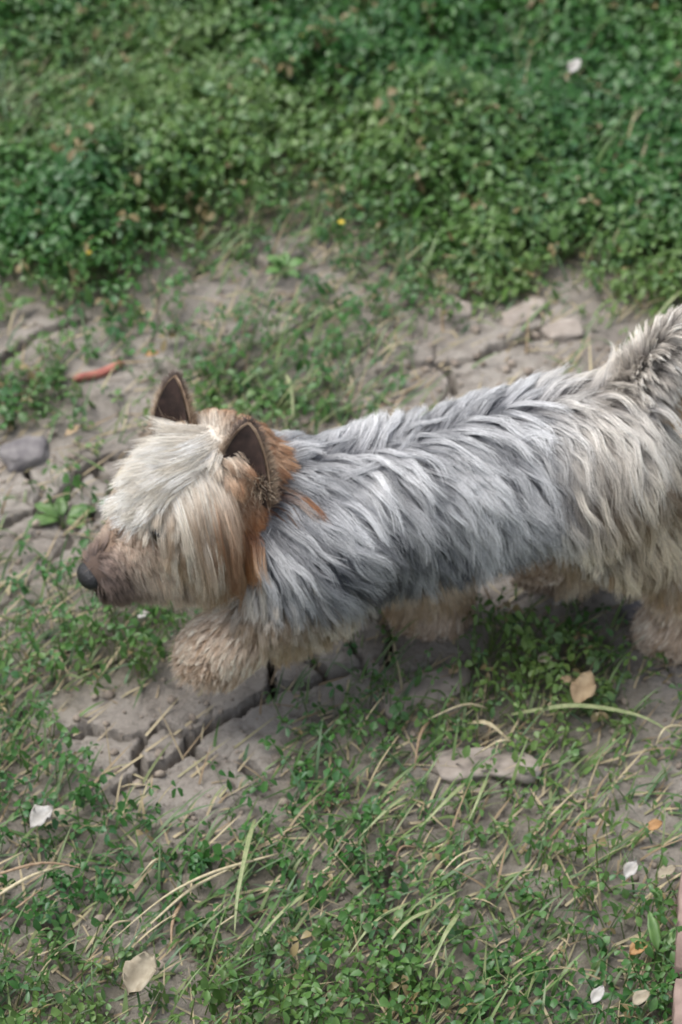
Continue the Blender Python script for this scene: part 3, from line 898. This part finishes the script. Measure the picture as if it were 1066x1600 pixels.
def ear(base, tipv, widev, name, h, w):
    """cupped pointed ear: base point, tip direction, width direction"""
    tip = norm(np.asarray(tipv)); wd = np.asarray(widev) - tip * (np.asarray(widev) @ tip); wd = norm(wd); fwd = np.cross(wd, tip)
    nu, nv = 14, 12
    def sheet(off, shrink):
        V = []
        for i in range(nu + 1):
            u = i / nu
            ww = w * shrink * ((1 - u) ** 0.72 * (0.80 + .55 * u)) + .0006
            for j in range(nv + 1):
                v = -1 + 2 * j / nv
                cup = .42 * w * (1 - u) ** .8 * (v * v) - .006 * u * u
                V.append(np.asarray(base) + tip * (h * u * (1 if shrink == 1 else .975)) + wd * (v * ww) + fwd * (cup + off) - dog_inv)
        return V
    F = [(i * (nv + 1) + j, i * (nv + 1) + j + 1, (i + 1) * (nv + 1) + j + 1, (i + 1) * (nv + 1) + j) for i in range(nu) for j in range(nv)]
    # shell with thickness
    A, B = sheet(0.0, 1), sheet(-.0016, 1); n0 = len(A)
    FF = F + [tuple(k + n0 for k in f[::-1]) for f in F]
    for i in range(nu):
        for j in (0, nv):
            a, b = i * (nv + 1) + j, (i + 1) * (nv + 1) + j
            FF.append((a, b, b + n0, a + n0) if j else (b, a, a + n0, b + n0))
    o = mesh_np(name, A + B, FF, M['ear_out'], dog, shade=True)
    inn = mesh_np('inner_ear', sheet(.0008, .90), F, M['ear_in'], o, shade=True)
    # short fur on the back and along the rim
    rg = np.random.default_rng(int(abs(base[0]) * 1e5))
    nn = 2600
    u = rg.random(nn) ** 1.2; v = np.where(rg.random(nn) < .45, np.sign(rg.normal(size=nn)) * (1 - .06 * rg.random(nn)), rg.uniform(-1, 1, nn))
    ww = w * ((1 - u) ** .72 * (.8 + .55 * u)) + .0006
    P = np.asarray(base) + tip * (h * u)[:, None] + wd * (v * ww)[:, None] + fwd * (.42 * w * (1 - u) ** .8 * v * v - .006 * u * u - .0018)[:, None]
    d = norm(tip * .8 - fwd * .35 + wd * (v * .55)[:, None] + .25 * rg.normal(size=(nn, 3)))
    Lh = .003 + .004 * rg.random(nn) + .004 * (1 - u)
    t = np.linspace(0, 1, 5)
    S = P[:, None] + d[:, None] * (Lh[:, None] * t)[..., None] + DOWN * (.0015 * t ** 2)[None, :, None]
    c = lerp(col(.16, .085, .045), col(.55, .43, .30), rg.random((nn, 1))); dark = smooth(.6, .95, u)[:, None]
    c = lerp(c, col(.07, .045, .04), dark * .8)
    make_hair('ear_fur', S, c * .7, c, np.full(nn, .00017), o)
    # long wisps inside at the base
    nn = 420
    u = .02 + .30 * rg.random(nn); v = rg.uniform(-.85, .85, nn)
    ww = w * ((1 - u) ** .72 * (.8 + .55 * u))
    P = np.asarray(base) + tip * (h * u)[:, None] + wd * (v * ww)[:, None] + fwd * (.42 * w * (1 - u) ** .8 * v * v + .001)[:, None]
    d = norm(tip * .55 + fwd * .55 + wd * (v * .3)[:, None] + .22 * rg.normal(size=(nn, 3)))
    Lh = .010 + .013 * rg.random(nn)
    S = P[:, None] + d[:, None] * (Lh[:, None] * t)[..., None] + DOWN * (.005 * t ** 2)[None, :, None]
    c = lerp(col(.20, .12, .07), col(.60, .50, .38), rg.random((nn, 1)))
    make_hair('ear_wisps', S, c * .6, c, np.full(nn, .00017), o)
    return o

ear(HP(-.026, -.036, .008), np.array([.05, .16, .97]), np.array([.98, -.20, .05]), 'ear', .061, .028)
ear(HP(-.014, .032, .022), np.array([-.12, .20, .95]), np.array([.82, -.56, 0]), 'ear', .056, .025)

M['claw'] = plain('claw_horn', (.03, .025, .022), (.09, .075, .065), .4, 300)
for e, f, r in CLAWS:
    f = norm(f - np.array([0, 0, .45])); sd = norm(np.cross(f, [0, 0, 1.0])); up_ = np.cross(sd, f)
    V = [e + f * r * .30 + (sd * math.cos(a) + up_ * math.sin(a)) * r * .14 - dog_inv for a in np.linspace(0, 2 * math.pi, 7)[:-1]] + [e + f * r * .95 - np.array([0, 0, r * .12]) - dog_inv]
    mesh_np('claw', V, [(i, (i + 1) % 6, 6) for i in range(6)] + [(5, 4, 3, 2, 1, 0)], M['claw'], dog, shade=True)
def ball(name, c, r, mat, parent, scale=(1, 1, 1), axes=None, sub=3, fn=None):
    bm = bmesh.new(); bmesh.ops.create_icosphere(bm, subdivisions=sub, radius=1)
    A = axes if axes is not None else np.eye(3)
    V = np.array([v.co[:] for v in bm.verts]); F = [tuple(v.index for v in f.verts) for f in bm.faces]; bm.free()
    if fn: V = fn(V)
    V = (V * np.array(scale) * r) @ A + np.asarray(c) - dog_inv
    return mesh_np(name, V, F, mat, parent, shade=True)
HA = np.stack([HF, HR, HU])
for s in (-1, 1):
    E = EYES[s]
    e = ball('eye', E, .0070, M['eye'], dog, axes=HA)
    ball('eyelid', E - sgrad(E[None])[0] * .0014, .0083, M['lid'], e, (.9, 1.0, 1.0), HA)
def nosefn(V):
    V = V.copy(); x, y, z = V.T
    w = 1 - .25 * np.clip(-z, 0, 1); V[:, 1] = y * w
    V[:, 0] = x * (1 - .12 * np.abs(z)) - .18 * np.exp(-((np.abs(y) - .45) / .16) ** 2 - ((z + .05) / .22) ** 2) * (x > .2)
    V[:, 0] -= .10 * np.exp(-(y / .09) ** 2) * (x > .2) * (z < .2)
    return V
ball('nose', HP(.1005, 0, -.0075), .0124, M['nose'], dog, (.78, 1.05, .86), HA, 4, nosefn)

# ------------------------------------------------------------------ things lying and growing on the ground
M['straw'] = plain('pale_straw', (.36, .30, .18), (.54, .48, .32), .55, 300, 0, .35)
M['straw_green'] = plain('fading_green_blade', (.17, .22, .095), (.30, .32, .17), .5, 200, 0, .35)
M['straw_brown'] = plain('brown_straw', (.20, .13, .08), (.34, .25, .16), .65, 300, 0, .3)
M['stone'] = plain('grey_stone', (.13, .12, .125), (.24, .225, .22), .85, 90, .5, .25)
M['clay'] = plain('pale_clay', (.25, .215, .185), (.38, .335, .295), .95, 70, .6, .15)
M['pod'] = plain('red_stick', (.30, .085, .070), (.46, .20, .14), .5, 60, .2, .4)
M['orange'] = plain('orange_petal', (.26, .14, .055), (.38, .22, .10), .55, 150, 0, .3)
M['white'] = plain('white_petal', (.26, .245, .22), (.46, .45, .43), .6, 120, 0, .3)
M['cream'] = plain('cream_leaf', (.22, .185, .13), (.36, .32, .24), .65, 120, .2, .3)
M['tan'] = plain('tan_dead_leaf', (.24, .17, .10), (.38, .29, .18), .7, 110, .3, .25)
M['yellow'] = plain('yellow_petal', (.52, .37, .03), (.66, .52, .07), .5, 200, 0, .3)
M['green_leaf'] = plain('broad_green_leaf', (.07, .16, .04), (.13, .24, .07), .42, 90, .15, .45)
M['pale_leaf'] = plain('pale_green_leaf', (.055, .12, .03), (.105, .19, .05), .45, 90, .15, .45)
M['brick'] = plain('pink_brick', (.15, .105, .09), (.29, .215, .185), .9, 55, .8, .2)

def straw_thing(pts, wpx, mat, label, lift=.006, name='straw', group=None, flat=False):
    """a stalk lying along the given picture points: a thin six-sided tube, or a folded flat blade"""
    P = [ground_at(a, b, lift + .010) for a, b in pts]
    lift = lift + .012
    P = [p + np.array([0, 0, lift * (1 if 0 < i < len(P) - 1 else .6)]) for i, p in enumerate(P)]
    Q = []
    for i in range(len(P) - 1):
        for k in range(4): Q.append(P[i] + (P[i + 1] - P[i]) * k / 4)
    Q.append(P[-1]); Q = np.array(Q)
    for _ in range(2): Q[1:-1] = .5 * Q[1:-1] + .25 * (Q[:-2] + Q[2:])
    rg = np.random.default_rng(int(abs(pts[0][0] * 31 + pts[0][1])))
    tq = np.linspace(0, 1, len(Q)); Q[:, 2] += .004 * np.sin(tq * math.pi) * rg.random(); Q[:, 0] += .003 * np.sin(tq * math.pi) * rg.normal()
    base = Q[0].copy(); n = len(Q)
    w = wpx * (.95 if flat else 1.05) / 2050.0 / 2
    T = norm(np.gradient(Q, axis=0)); S = norm(np.cross(T, [0, 0, 1.0])); U = np.cross(S, T)
    V = []; F = []
    if flat:
        prof = [(-1, .18), (-.5, -.06), (0, -.16), (.5, -.06), (1, .18), (.5, .02), (0, -.08), (-.5, .02)]
    else:
        prof = [(math.cos(a), math.sin(a) * .8) for a in np.linspace(0, 2 * math.pi, 7)[:-1]]
    m = len(prof)
    for i in range(n):
        t = i / (n - 1); ww = w * (1 - .85 * t ** 2) * (.55 + .45 * min(1, t * 4))
        for a, b in prof: V.append(Q[i] + S[i] * a * ww + U[i] * b * ww - base)
    for i in range(n - 1):
        for j in range(m):
            F.append((i * m + j, i * m + (j + 1) % m, (i + 1) * m + (j + 1) % m, (i + 1) * m + j))
    F += [tuple(range(m))[::-1], tuple((n - 1) * m + j for j in range(m))]
    o = mesh_np(name, V, F, M[mat], shade=True); o.location = base
    return tag(o, label, 'grass blade' if 'blade' in name else 'straw', group)

straw_thing([(435, 1325), (345, 1368), (270, 1405), (165, 1468)], 6, 'straw', 'longest bright pale straw lying diagonally below the dog', .010)
straw_thing([(362, 1348), (300, 1392), (250, 1425), (186, 1482)], 6, 'straw', 'pale straw crossing just under the longest bright straw', .008)
straw_thing([(372, 1420), (330, 1447), (158, 1466)][:2], 4, 'straw', 'short pale straw at the right of the crossing straws')
straw_thing([(205, 1432), (180, 1450), (158, 1466)], 4, 'straw', 'short thin pale straw at the left end of the crossing straws')
straw_thing([(252, 1338), (235, 1352), (218, 1362)], 5, 'straw', 'short pale straw in the grass above the crossing straws')
straw_thing([(398, 1270), (388, 1330), (372, 1410), (366, 1450)], 9, 'straw_green', 'faded upright green blade right of the crossing straws', .012, 'grass_blade', None, True)
straw_thing([(480, 1385), (430, 1432), (376, 1488)], 7, 'straw_green', 'faded green blade slanting below the end of the longest straw', .010, 'grass_blade', None, True)
straw_thing([(290, 1395), (276, 1440), (268, 1478)], 7, 'straw_brown', 'brown bent straw hanging under the crossing straws', .006)
straw_thing([(-20, 1402), (60, 1368), (128, 1338)], 7, 'straw', 'pale straw entering from the left edge below the white petal', .008)
straw_thing([(-15, 1440), (30, 1412), (70, 1376)], 5, 'straw_brown', 'brownish straw at the left edge, lowest of three there', .006)
straw_thing([(-20, 1362), (60, 1352), (138, 1350)], 6, 'straw_brown', 'level brownish straw at the left edge below the white petal', .010)
straw_thing([(640, 1232), (600, 1268), (560, 1300)], 7, 'straw_green', 'leftmost of the faded green blades slanting below the pale clay plates', .010, 'grass_blade', None, True)
straw_thing([(728, 1212), (690, 1250), (650, 1288)], 8, 'straw_green', 'widest faded green blade slanting below the pale clay plates', .012, 'grass_blade', None, True)
straw_thing([(762, 1206), (748, 1240), (730, 1280)], 7, 'straw_green', 'rightmost steep faded blade below the pale clay plates', .010, 'grass_blade', None, True)
straw_thing([(760, 1334), (728, 1352), (690, 1372)], 5, 'straw', 'pale straw pointing right in the grass at the lower middle', .008)
straw_thing([(748, 1318), (712, 1342), (682, 1368)], 4, 'straw', 'thin pale straw lying beside the one pointing right', .008)
straw_thing([(650, 1318), (634, 1330), (618, 1342)], 5, 'straw_brown', 'short brownish straw at the lower middle left of the paired straws')
straw_thing([(684, 1408), (640, 1446), (582, 1502)], 7, 'straw_green', 'long faded blade slanting in the lowest part of the middle', .012, 'grass_blade', None, True)
straw_thing([(718, 1418), (694, 1462), (668, 1512)], 9, 'straw_green', 'steep faded blade right of the long slanting lowest blade', .012, 'grass_blade', None, True)
straw_thing([(642, 1400), (590, 1440), (538, 1494)], 6, 'straw_green', 'thin faded blade left of the long slanting lowest blade', .010, 'grass_blade', None, True)
straw_thing([(800, 1106), (880, 1106), (940, 1114), (1000, 1126), (1085, 1156)], 12, 'straw_green', 'broad curved yellow green blade running off the right edge', .012, 'grass_blade', None, True)
straw_thing([(732, 1122), (765, 1136), (800, 1153)], 12, 'straw', 'short broad pale straw left of the broad curved blade', .007, 'straw', None, True)
straw_thing([(802, 1152), (775, 1165), (742, 1174)], 7, 'straw', 'pale straw meeting the end of the short broad straw', .006)
straw_thing([(762, 1098), (710, 1106), (650, 1124)], 6, 'straw', 'pale straw above the short broad straw', .010)
straw_thing([(672, 1118), (662, 1155), (648, 1196)], 7, 'straw_brown', 'brown upright straw above the pale clay plates', .010)
straw_thing([(1076, 1122), (1050, 1138), (1026, 1154)], 6, 'straw', 'pale straw crossing the broad curved blade at the right edge', .016)
straw_thing([(618, 922), (582, 934), (545, 946)], 6, 'straw', 'pale straw under the belly between the forelegs', .006)
straw_thing([(1090, 430), (1050, 466), (1004, 508)], 10, 'straw_green', 'pale grass stem rising behind the tail at the right edge', .015, 'grass_blade', None, True)
straw_thing([(388, 356), (366, 372), (342, 388)], 6, 'straw', 'yellow straw at the top of the bare soil patch', .006)
straw_thing([(446, 572), (452, 606), (458, 648)], 9, 'straw_green', 'pale upright dry blade standing behind the neck', .016, 'grass_blade', None, True)
straw_thing([(345, 352), (325, 362), (306, 378)], 5, 'straw', 'short pale straw beside the yellow straw at the clover edge', .006)
straw_thing([(592, 548), (622, 540), (650, 528)], 5, 'straw', 'thin pale straw on the bare soil above the back', .006)
straw_thing([(835, 895), (810, 912), (775, 930)], 4, 'straw', 'thin yellow straw on the soil behind the far forepaw', .006)

def lump(name, px, py, sx, sy, sz, mat, label, cat, rz=0.0, seed=1, sink=.3, group=None):
    """irregular weathered slab or clod with faceted flanks"""
    c = ground_at(px, py)
    bm = bmesh.new(); bmesh.ops.create_icosphere(bm, subdivisions=3, radius=1)
    V = np.array([v.co[:] for v in bm.verts]); F = [tuple(v.index for v in f.verts) for f in bm.faces]; bm.free()
    V = np.sign(V) * np.abs(V) ** .62
    V = V * (1 + .26 * noise3(V, .8, seed)[:, None] + .12 * noise3(V, .3, seed + 3)[:, None])
    V = V * np.array([sx, sy, sz])
    V = rotz_apply(V, rz); V[:, 2] += sz * (1 - 2 * sink)
    o = mesh_np(name, V, F, M[mat], shade=False); o.location = c
    o.data.polygons.foreach_set('use_smooth', np.ones(len(o.data.polygons), bool))
    return tag(o, label, cat, group)
lump('stone', 42, 716, .021, .016, .0085, 'stone', 'dark grey flat stone at the left edge in front of the head', 'stone', R(25), 2, .2)
lump('clay_plate', 735, 1200, .026, .016, .006, 'clay', 'pale flat clay plate left of its neighbour in the lower grass', 'clay plate', R(10), 5, .3, 'pale clay plates')
lump('clay_plate', 800, 1203, .022, .013, .007, 'clay', 'pale flat clay plate right of its neighbour in the lower grass', 'clay plate', R(-8), 6, .3, 'pale clay plates')
lump('clay_plate', 668, 1082, .036, .016, .006, 'clay', 'long grey clay plate below the far forepaw', 'clay plate', R(30), 8, .45, 'pale clay plates')
lump('clod', 1035, 1018, .016, .012, .008, 'clay', 'clod of earth on the soil below the hind paw', 'clod', R(30), 9, .3)
lump('clod', 905, 1000, .008, .006, .004, 'clay', 'tiny clod in the dark clover under the belly', 'clod', R(60), 10, .2)
lump('clod', 880, 520, .020, .014, .008, 'clay', 'pale clod of earth left of the tail', 'clod', R(20), 12, .5)
lump('clod', 820, 492, .030, .013, .006, 'clay', 'long pinkish clod of earth on the bare soil above the rump', 'clod', R(48), 13, .5)
lump('clod', 712, 492, .016, .012, .007, 'clay', 'round pale clod on the bare soil above the middle of the back', 'clod', R(10), 14, .5)
lump('clod', 1000, 960, .018, .010, .006, 'stone', 'grey clod beside the hind paw at the right edge', 'clod', R(15), 15, .35)

def stick(px0, py0, px1, py1, r, mat, label):
    a, b = ground_at(px0, py0), ground_at(px1, py1); n = 12; m = 8
    V = []; F = []
    T = norm(b - a); S = norm(np.cross(T, [0, 0, 1.0])); U = np.cross(S, T)
    for i in range(n + 1):
        t = i / n; c = (b - a) * t + np.array([0, 0, r * .9]) + S * .004 * math.sin(t * 2.6) + U * .001 * math.sin(t * 9)
        rr = r * (.72 + .35 * math.sin(math.pi * min(1, t * .8 + .15))) * (.35 if i in (0, n) else 1)
        for j in range(m):
            an = 2 * math.pi * j / m; V.append(c + S * math.cos(an) * rr + U * math.sin(an) * rr * (.9 + .15 * math.sin(7 * t + j)))
    for i in range(n):
        for j in range(m): F.append((i * m + j, i * m + (j + 1) % m, (i + 1) * m + (j + 1) % m, (i + 1) * m + j))
    F += [tuple(range(m))[::-1], tuple(n * m + j for j in range(m))]
    o = mesh_np('stick', V, F, M[mat], shade=True); o.location = a
    return tag(o, label, 'stick')
stick(114, 598, 192, 570, .0040, 'pod', 'reddish stick lying on the soil in front of the far ear')

def leaf_verts(L, W, curl, cup, nu=7, nv=4, wob=0.0, seed=0, tooth=0.0):
    rg = np.random.default_rng(seed); V = []
    for i in range(nu + 1):
        u = i / nu
        w = W * .5 * (math.sin(math.pi * min(1, u ** .8)) ** .75 if 0 < u < 1 else .04) * (1 + tooth * (-1) ** i)
        for j in range(nv + 1):
            v = -1 + 2 * j / nv
            V.append([w * v, L * u, cup * abs(v) * w - curl * L * u * u + wob * L * rg.normal() * (.2 + abs(v))])
    F = [(i * (nv + 1) + j, i * (nv + 1) + j + 1, (i + 1) * (nv + 1) + j + 1, (i + 1) * (nv + 1) + j) for i in range(nu) for j in range(nv)]
    return np.array(V, float), F

def thicken(V, F, t, nu, nv):
    n = len(V); W = V.copy(); W[:, 2] -= t
    FF = list(F) + [tuple(k + n for k in f[::-1]) for f in F]
    ring = [j for j in range(nv + 1)] + [i * (nv + 1) + nv for i in range(1, nu + 1)] + [nu * (nv + 1) + j for j in range(nv - 1, -1, -1)] + [i * (nv + 1) for i in range(nu - 1, 0, -1)]
    for a, b in zip(ring, ring[1:] + ring[:1]): FF.append((b, a, a + n, b + n))
    return np.concatenate([V, W]), FF

def fallen(name, px, py, L, W, rz, mat, label, cat, lift=.010, curl=-.1, cup=.35, wob=.03, seed=3, tilt=.25, thick=.0006, group=None):
    c = ground_at(px, py, lift + .008)
    V, F = leaf_verts(L, W, curl, cup, wob=wob, seed=seed)
    V[:, 1] -= L / 2; V[:, 2] += tilt * V[:, 1]
    V, F = thicken(V, F, thick, 7, 4)
    V = rotz_apply(V, rz)
    o = mesh_np(name, V, F, M[mat], shade=True); o.location = c + np.array([0, 0, lift + .008])
    return tag(o, label, cat, group)
fallen('petal', 66, 1281, .020, .017, R(-60), 'white', 'white crumpled petal with cream tip on the grass at lower left', 'petal', .016, -.3, .8, .05, 4, .2, .0008)
fallen('petal', 94, 1272, .014, .010, R(-70), 'cream', 'small cream petal touching the white one at lower left', 'petal', .016, .2, .6, .03, 5)
fallen('petal', 898, 106, .018, .014, R(-35), 'white', 'white petal caught in the clover at the top right', 'petal', .045, -.2, .7, .05, 6, .3, .0008)
fallen('petal', 224, 960, .010, .008, R(-60), 'white', 'tiny white petal under the chin', 'petal', .014, .1, .5, .03, 7)
fallen('petal', 986, 1361, .014, .010, R(-40), 'white', 'white petal left of the cream one near the pink bricks', 'petal', .014, -.2, .8, .06, 8)
fallen('petal', 1042, 1364, .015, .010, R(-65), 'cream', 'cream petal against the far end of the pink bricks', 'petal', .012, -.1, .6, .04, 9)
fallen('petal', 934, 1556, .013, .009, R(-40), 'white', 'lowest white petal near the bottom right corner', 'petal', .014, -.2, .8, .06, 10)
fallen('petal', 1002, 1560, .014, .010, R(-60), 'cream', 'lowest cream petal beside the pink bricks', 'petal', .012, -.1, .6, .04, 11)
fallen('fallen_leaf', 238, 553, .014, .008, R(-75), 'orange', 'small bright orange fallen leaf above the reddish stick', 'leaf', .010, .1, .5, .03, 12)
fallen('fallen_leaf', 1024, 1290, .013, .009, R(-60), 'orange', 'orange bit of leaf at the right edge above the cream petal', 'leaf', .010, .1, .5, .04, 13)
fallen('fallen_leaf', 998, 1482, .015, .010, R(-65), 'orange', 'orange bit of leaf left of the pink bricks', 'leaf', .010, .1, .5, .04, 14)
fallen('fallen_leaf', 912, 1079, .029, .020, R(-25), 'tan', 'tan dead leaf lying above the broad curved blade', 'leaf', .016, -.15, .5, .05, 15)
fallen('fallen_leaf', 222, 1528, .030, .024, R(-35), 'cream', 'pale crumpled leaf at the bottom left', 'leaf', .018, -.2, .9, .06, 16)
fallen('fallen_leaf', 852, 1028, .012, .012, R(-80), 'cream', 'yellowish small leaf in the dark clover under the belly', 'leaf', .018, .1, .4, .05, 17)
fallen('fallen_leaf', 885, 1062, .010, .009, R(-40), 'tan', 'little tan leaf just above the tan dead leaf', 'leaf', .018, .1, .4, .05, 18)
fallen('fallen_leaf', 736, 1018, .020, .009, R(-70), 'tan', 'upper tan dead leaf beside the far forepaw', 'leaf', .010, .1, .4, .05, 19)
fallen('fallen_leaf', 712, 1044, .014, .008, R(-50), 'tan', 'lower tan dead leaf beside the far forepaw', 'leaf', .008, .1, .4, .05, 20)
fallen('fallen_leaf', 536, 380, .018, .008, R(-70), 'cream', 'pale dry leaf at the clover edge above the bare soil', 'leaf', .010, .1, .5, .04, 21)
fallen('fallen_leaf', 880, 934, .022, .009, R(-60), 'white', 'bluish white chip on the soil under the hind legs', 'leaf', .007, .05, .3, .03, 22, .1, .002)
fallen('fallen_leaf', 115, 672, .020, .008, R(-55), 'tan', 'tan dead leaf on the soil right of the grey stone', 'leaf', .007, .05, .4, .04, 23)

def rosette(px, py, leaves, mat, label, stem=.010, nm='weed', cat='plant'):
    c = ground_at(px, py)
    root = empty(nm, c); tag(root, label, cat)
    for k, (ang, L, W, rise) in enumerate(leaves):
        V, F = leaf_verts(L, W, .35, .35, seed=k + 3, wob=.012, tooth=.08)
        V[:, 2] += rise * V[:, 1]; V[:, 1] += .004; V[:, 2] += stem
        V, F = thicken(V, F, .0005, 7, 4)
        V = rotz_apply(V, R(ang))
        o = mesh_np('leaf', V, F, M[mat], root, shade=True)
        T = np.array([[-.0008, 0, 0], [.0008, 0, 0], [.0006, .005, stem], [-.0006, .005, stem], [0, -.0008, 0], [0, .005, stem - .0008]])
        mesh_np('stalk', rotz_apply(T, R(ang)), [(0, 1, 2, 3), (1, 4, 5, 2), (4, 0, 3, 5)], M[mat], root)
    return root
rosette(808, 392, [(-82, .040, .016, .35), (70, .030, .015, .6), (100, .028, .014, .5), (-110, .028, .013, .3), (20, .026, .012, .7)], 'pale_leaf', 'broad leaved pale green weed at the lower clover edge on the right', .03)
rosette(100, 826, [(-70, .028, .016, .4), (60, .026, .015, .5), (110, .030, .014, .4), (-120, .022, .012, .3), (10, .02, .012, .6)], 'pale_leaf', 'light green broad leaved weed in front of the brow', .012)
rosette(14, 500, [(-60, .026, .012, .4), (70, .024, .014, .5), (140, .02, .01, .4)], 'pale_leaf', 'pale leaved weed at the left edge on the clover border', .012)
rosette(446, 436, [(-60, .018, .012, .5), (50, .020, .012, .6), (120, .018, .011, .5), (-140, .016, .010, .4), (0, .016, .010, .7)], 'green_leaf', 'small green weed alone on the bare soil', .012)
rosette(1028, 1510, [(10, .028, .009, .8), (-40, .022, .008, .7), (60, .020, .008, .6)], 'pale_leaf', 'light green leaves pressed against the pink bricks', .012)

def flower(px, py, h, label):
    c = ground_at(px, py, h)
    root = empty('yellow_flower', c); tag(root, label, 'flower', 'yellow flowers')
    T = []
    for k in range(3):
        a = 2 * math.pi * k / 3; T.append((.0006 * math.cos(a), .0006 * math.sin(a), 0)); T.append((.0005 * math.cos(a) + .002, .0005 * math.sin(a), h))
    mesh_np('stem', T, [(0, 2, 3, 1), (2, 4, 5, 3), (4, 0, 1, 5)], M['green_leaf'], root)
    for k in range(6):
        V, F = leaf_verts(.0036, .0030, .2, .3, 3, 2); V[:, 2] += h + .5 * V[:, 1]; V = rotz_apply(V, k * math.pi / 3); V[:, 0] += .002
        mesh_np('petal', V, F, M['yellow'], root, shade=True)
for px, py, h, lb in [(530, 348, .03, 'yellow flower at the top of the bare soil patch'), (191, 291, .05, 'yellow flower in the clover at the upper left'),
                      (638, 142, .05, 'yellow flower high in the clover right of the middle'), (135, 396, .045, 'yellow flower in the lower left of the clover'),
                      (472, 56, .05, 'yellow flower in the clover near the top edge')]:
    flower(px, py, h, lb)

# two edging bricks at the bottom right corner
def brick(px0, py0, px1, py1, label, seed):
    a, b = ground_at(px0, py0), ground_at(px1, py1)
    ln = np.linalg.norm((b - a)[:2]); t = (b - a) / ln; ang = math.atan2(t[1], t[0]) - math.pi / 2
    w, h = .11, .034
    bm = bmesh.new(); bmesh.ops.create_cube(bm, size=1.0)
    bmesh.ops.subdivide_edges(bm, edges=bm.edges[:], cuts=7, use_grid_fill=True)
    for v in bm.verts:
        p = v.co * 2
        q = Vector([math.copysign(abs(c) ** 1.0, c) for c in p])
        e = sum(1 for c in p if abs(c) > .99)
        co = np.array([[q.x * w / 2, q.y * ln / 2, q.z * h / 2]])
        nzv = float(noise3(co + seed, .012, seed)[0])
        k = 1 - (.012 if e > 1 else 0) - .022 * nzv
        v.co = Vector((co[0][0] * k + w / 2, co[0][1] * k + ln / 2, co[0][2] * (1 - (.03 if e > 1 else 0) - .05 * nzv) + h / 2 - .004))
    me = bpy.data.meshes.new('edging_brick'); bm.to_mesh(me); bm.free()
    me.materials.append(M['brick'])
    o = bpy.data.objects.new('edging_brick', me); COL.objects.link(o)
    o.location = a; o.rotation_euler = (0, 0, ang)
    for pl in me.polygons: pl.use_smooth = True
    return tag(o, label, 'brick', 'pink edging bricks')
brick(1046, 1700, 1048, 1566, 'nearest pink brick at the bottom right corner', 3)
brick(1048, 1550, 1058, 1398, 'pink brick behind the nearest one at the right edge', 6)
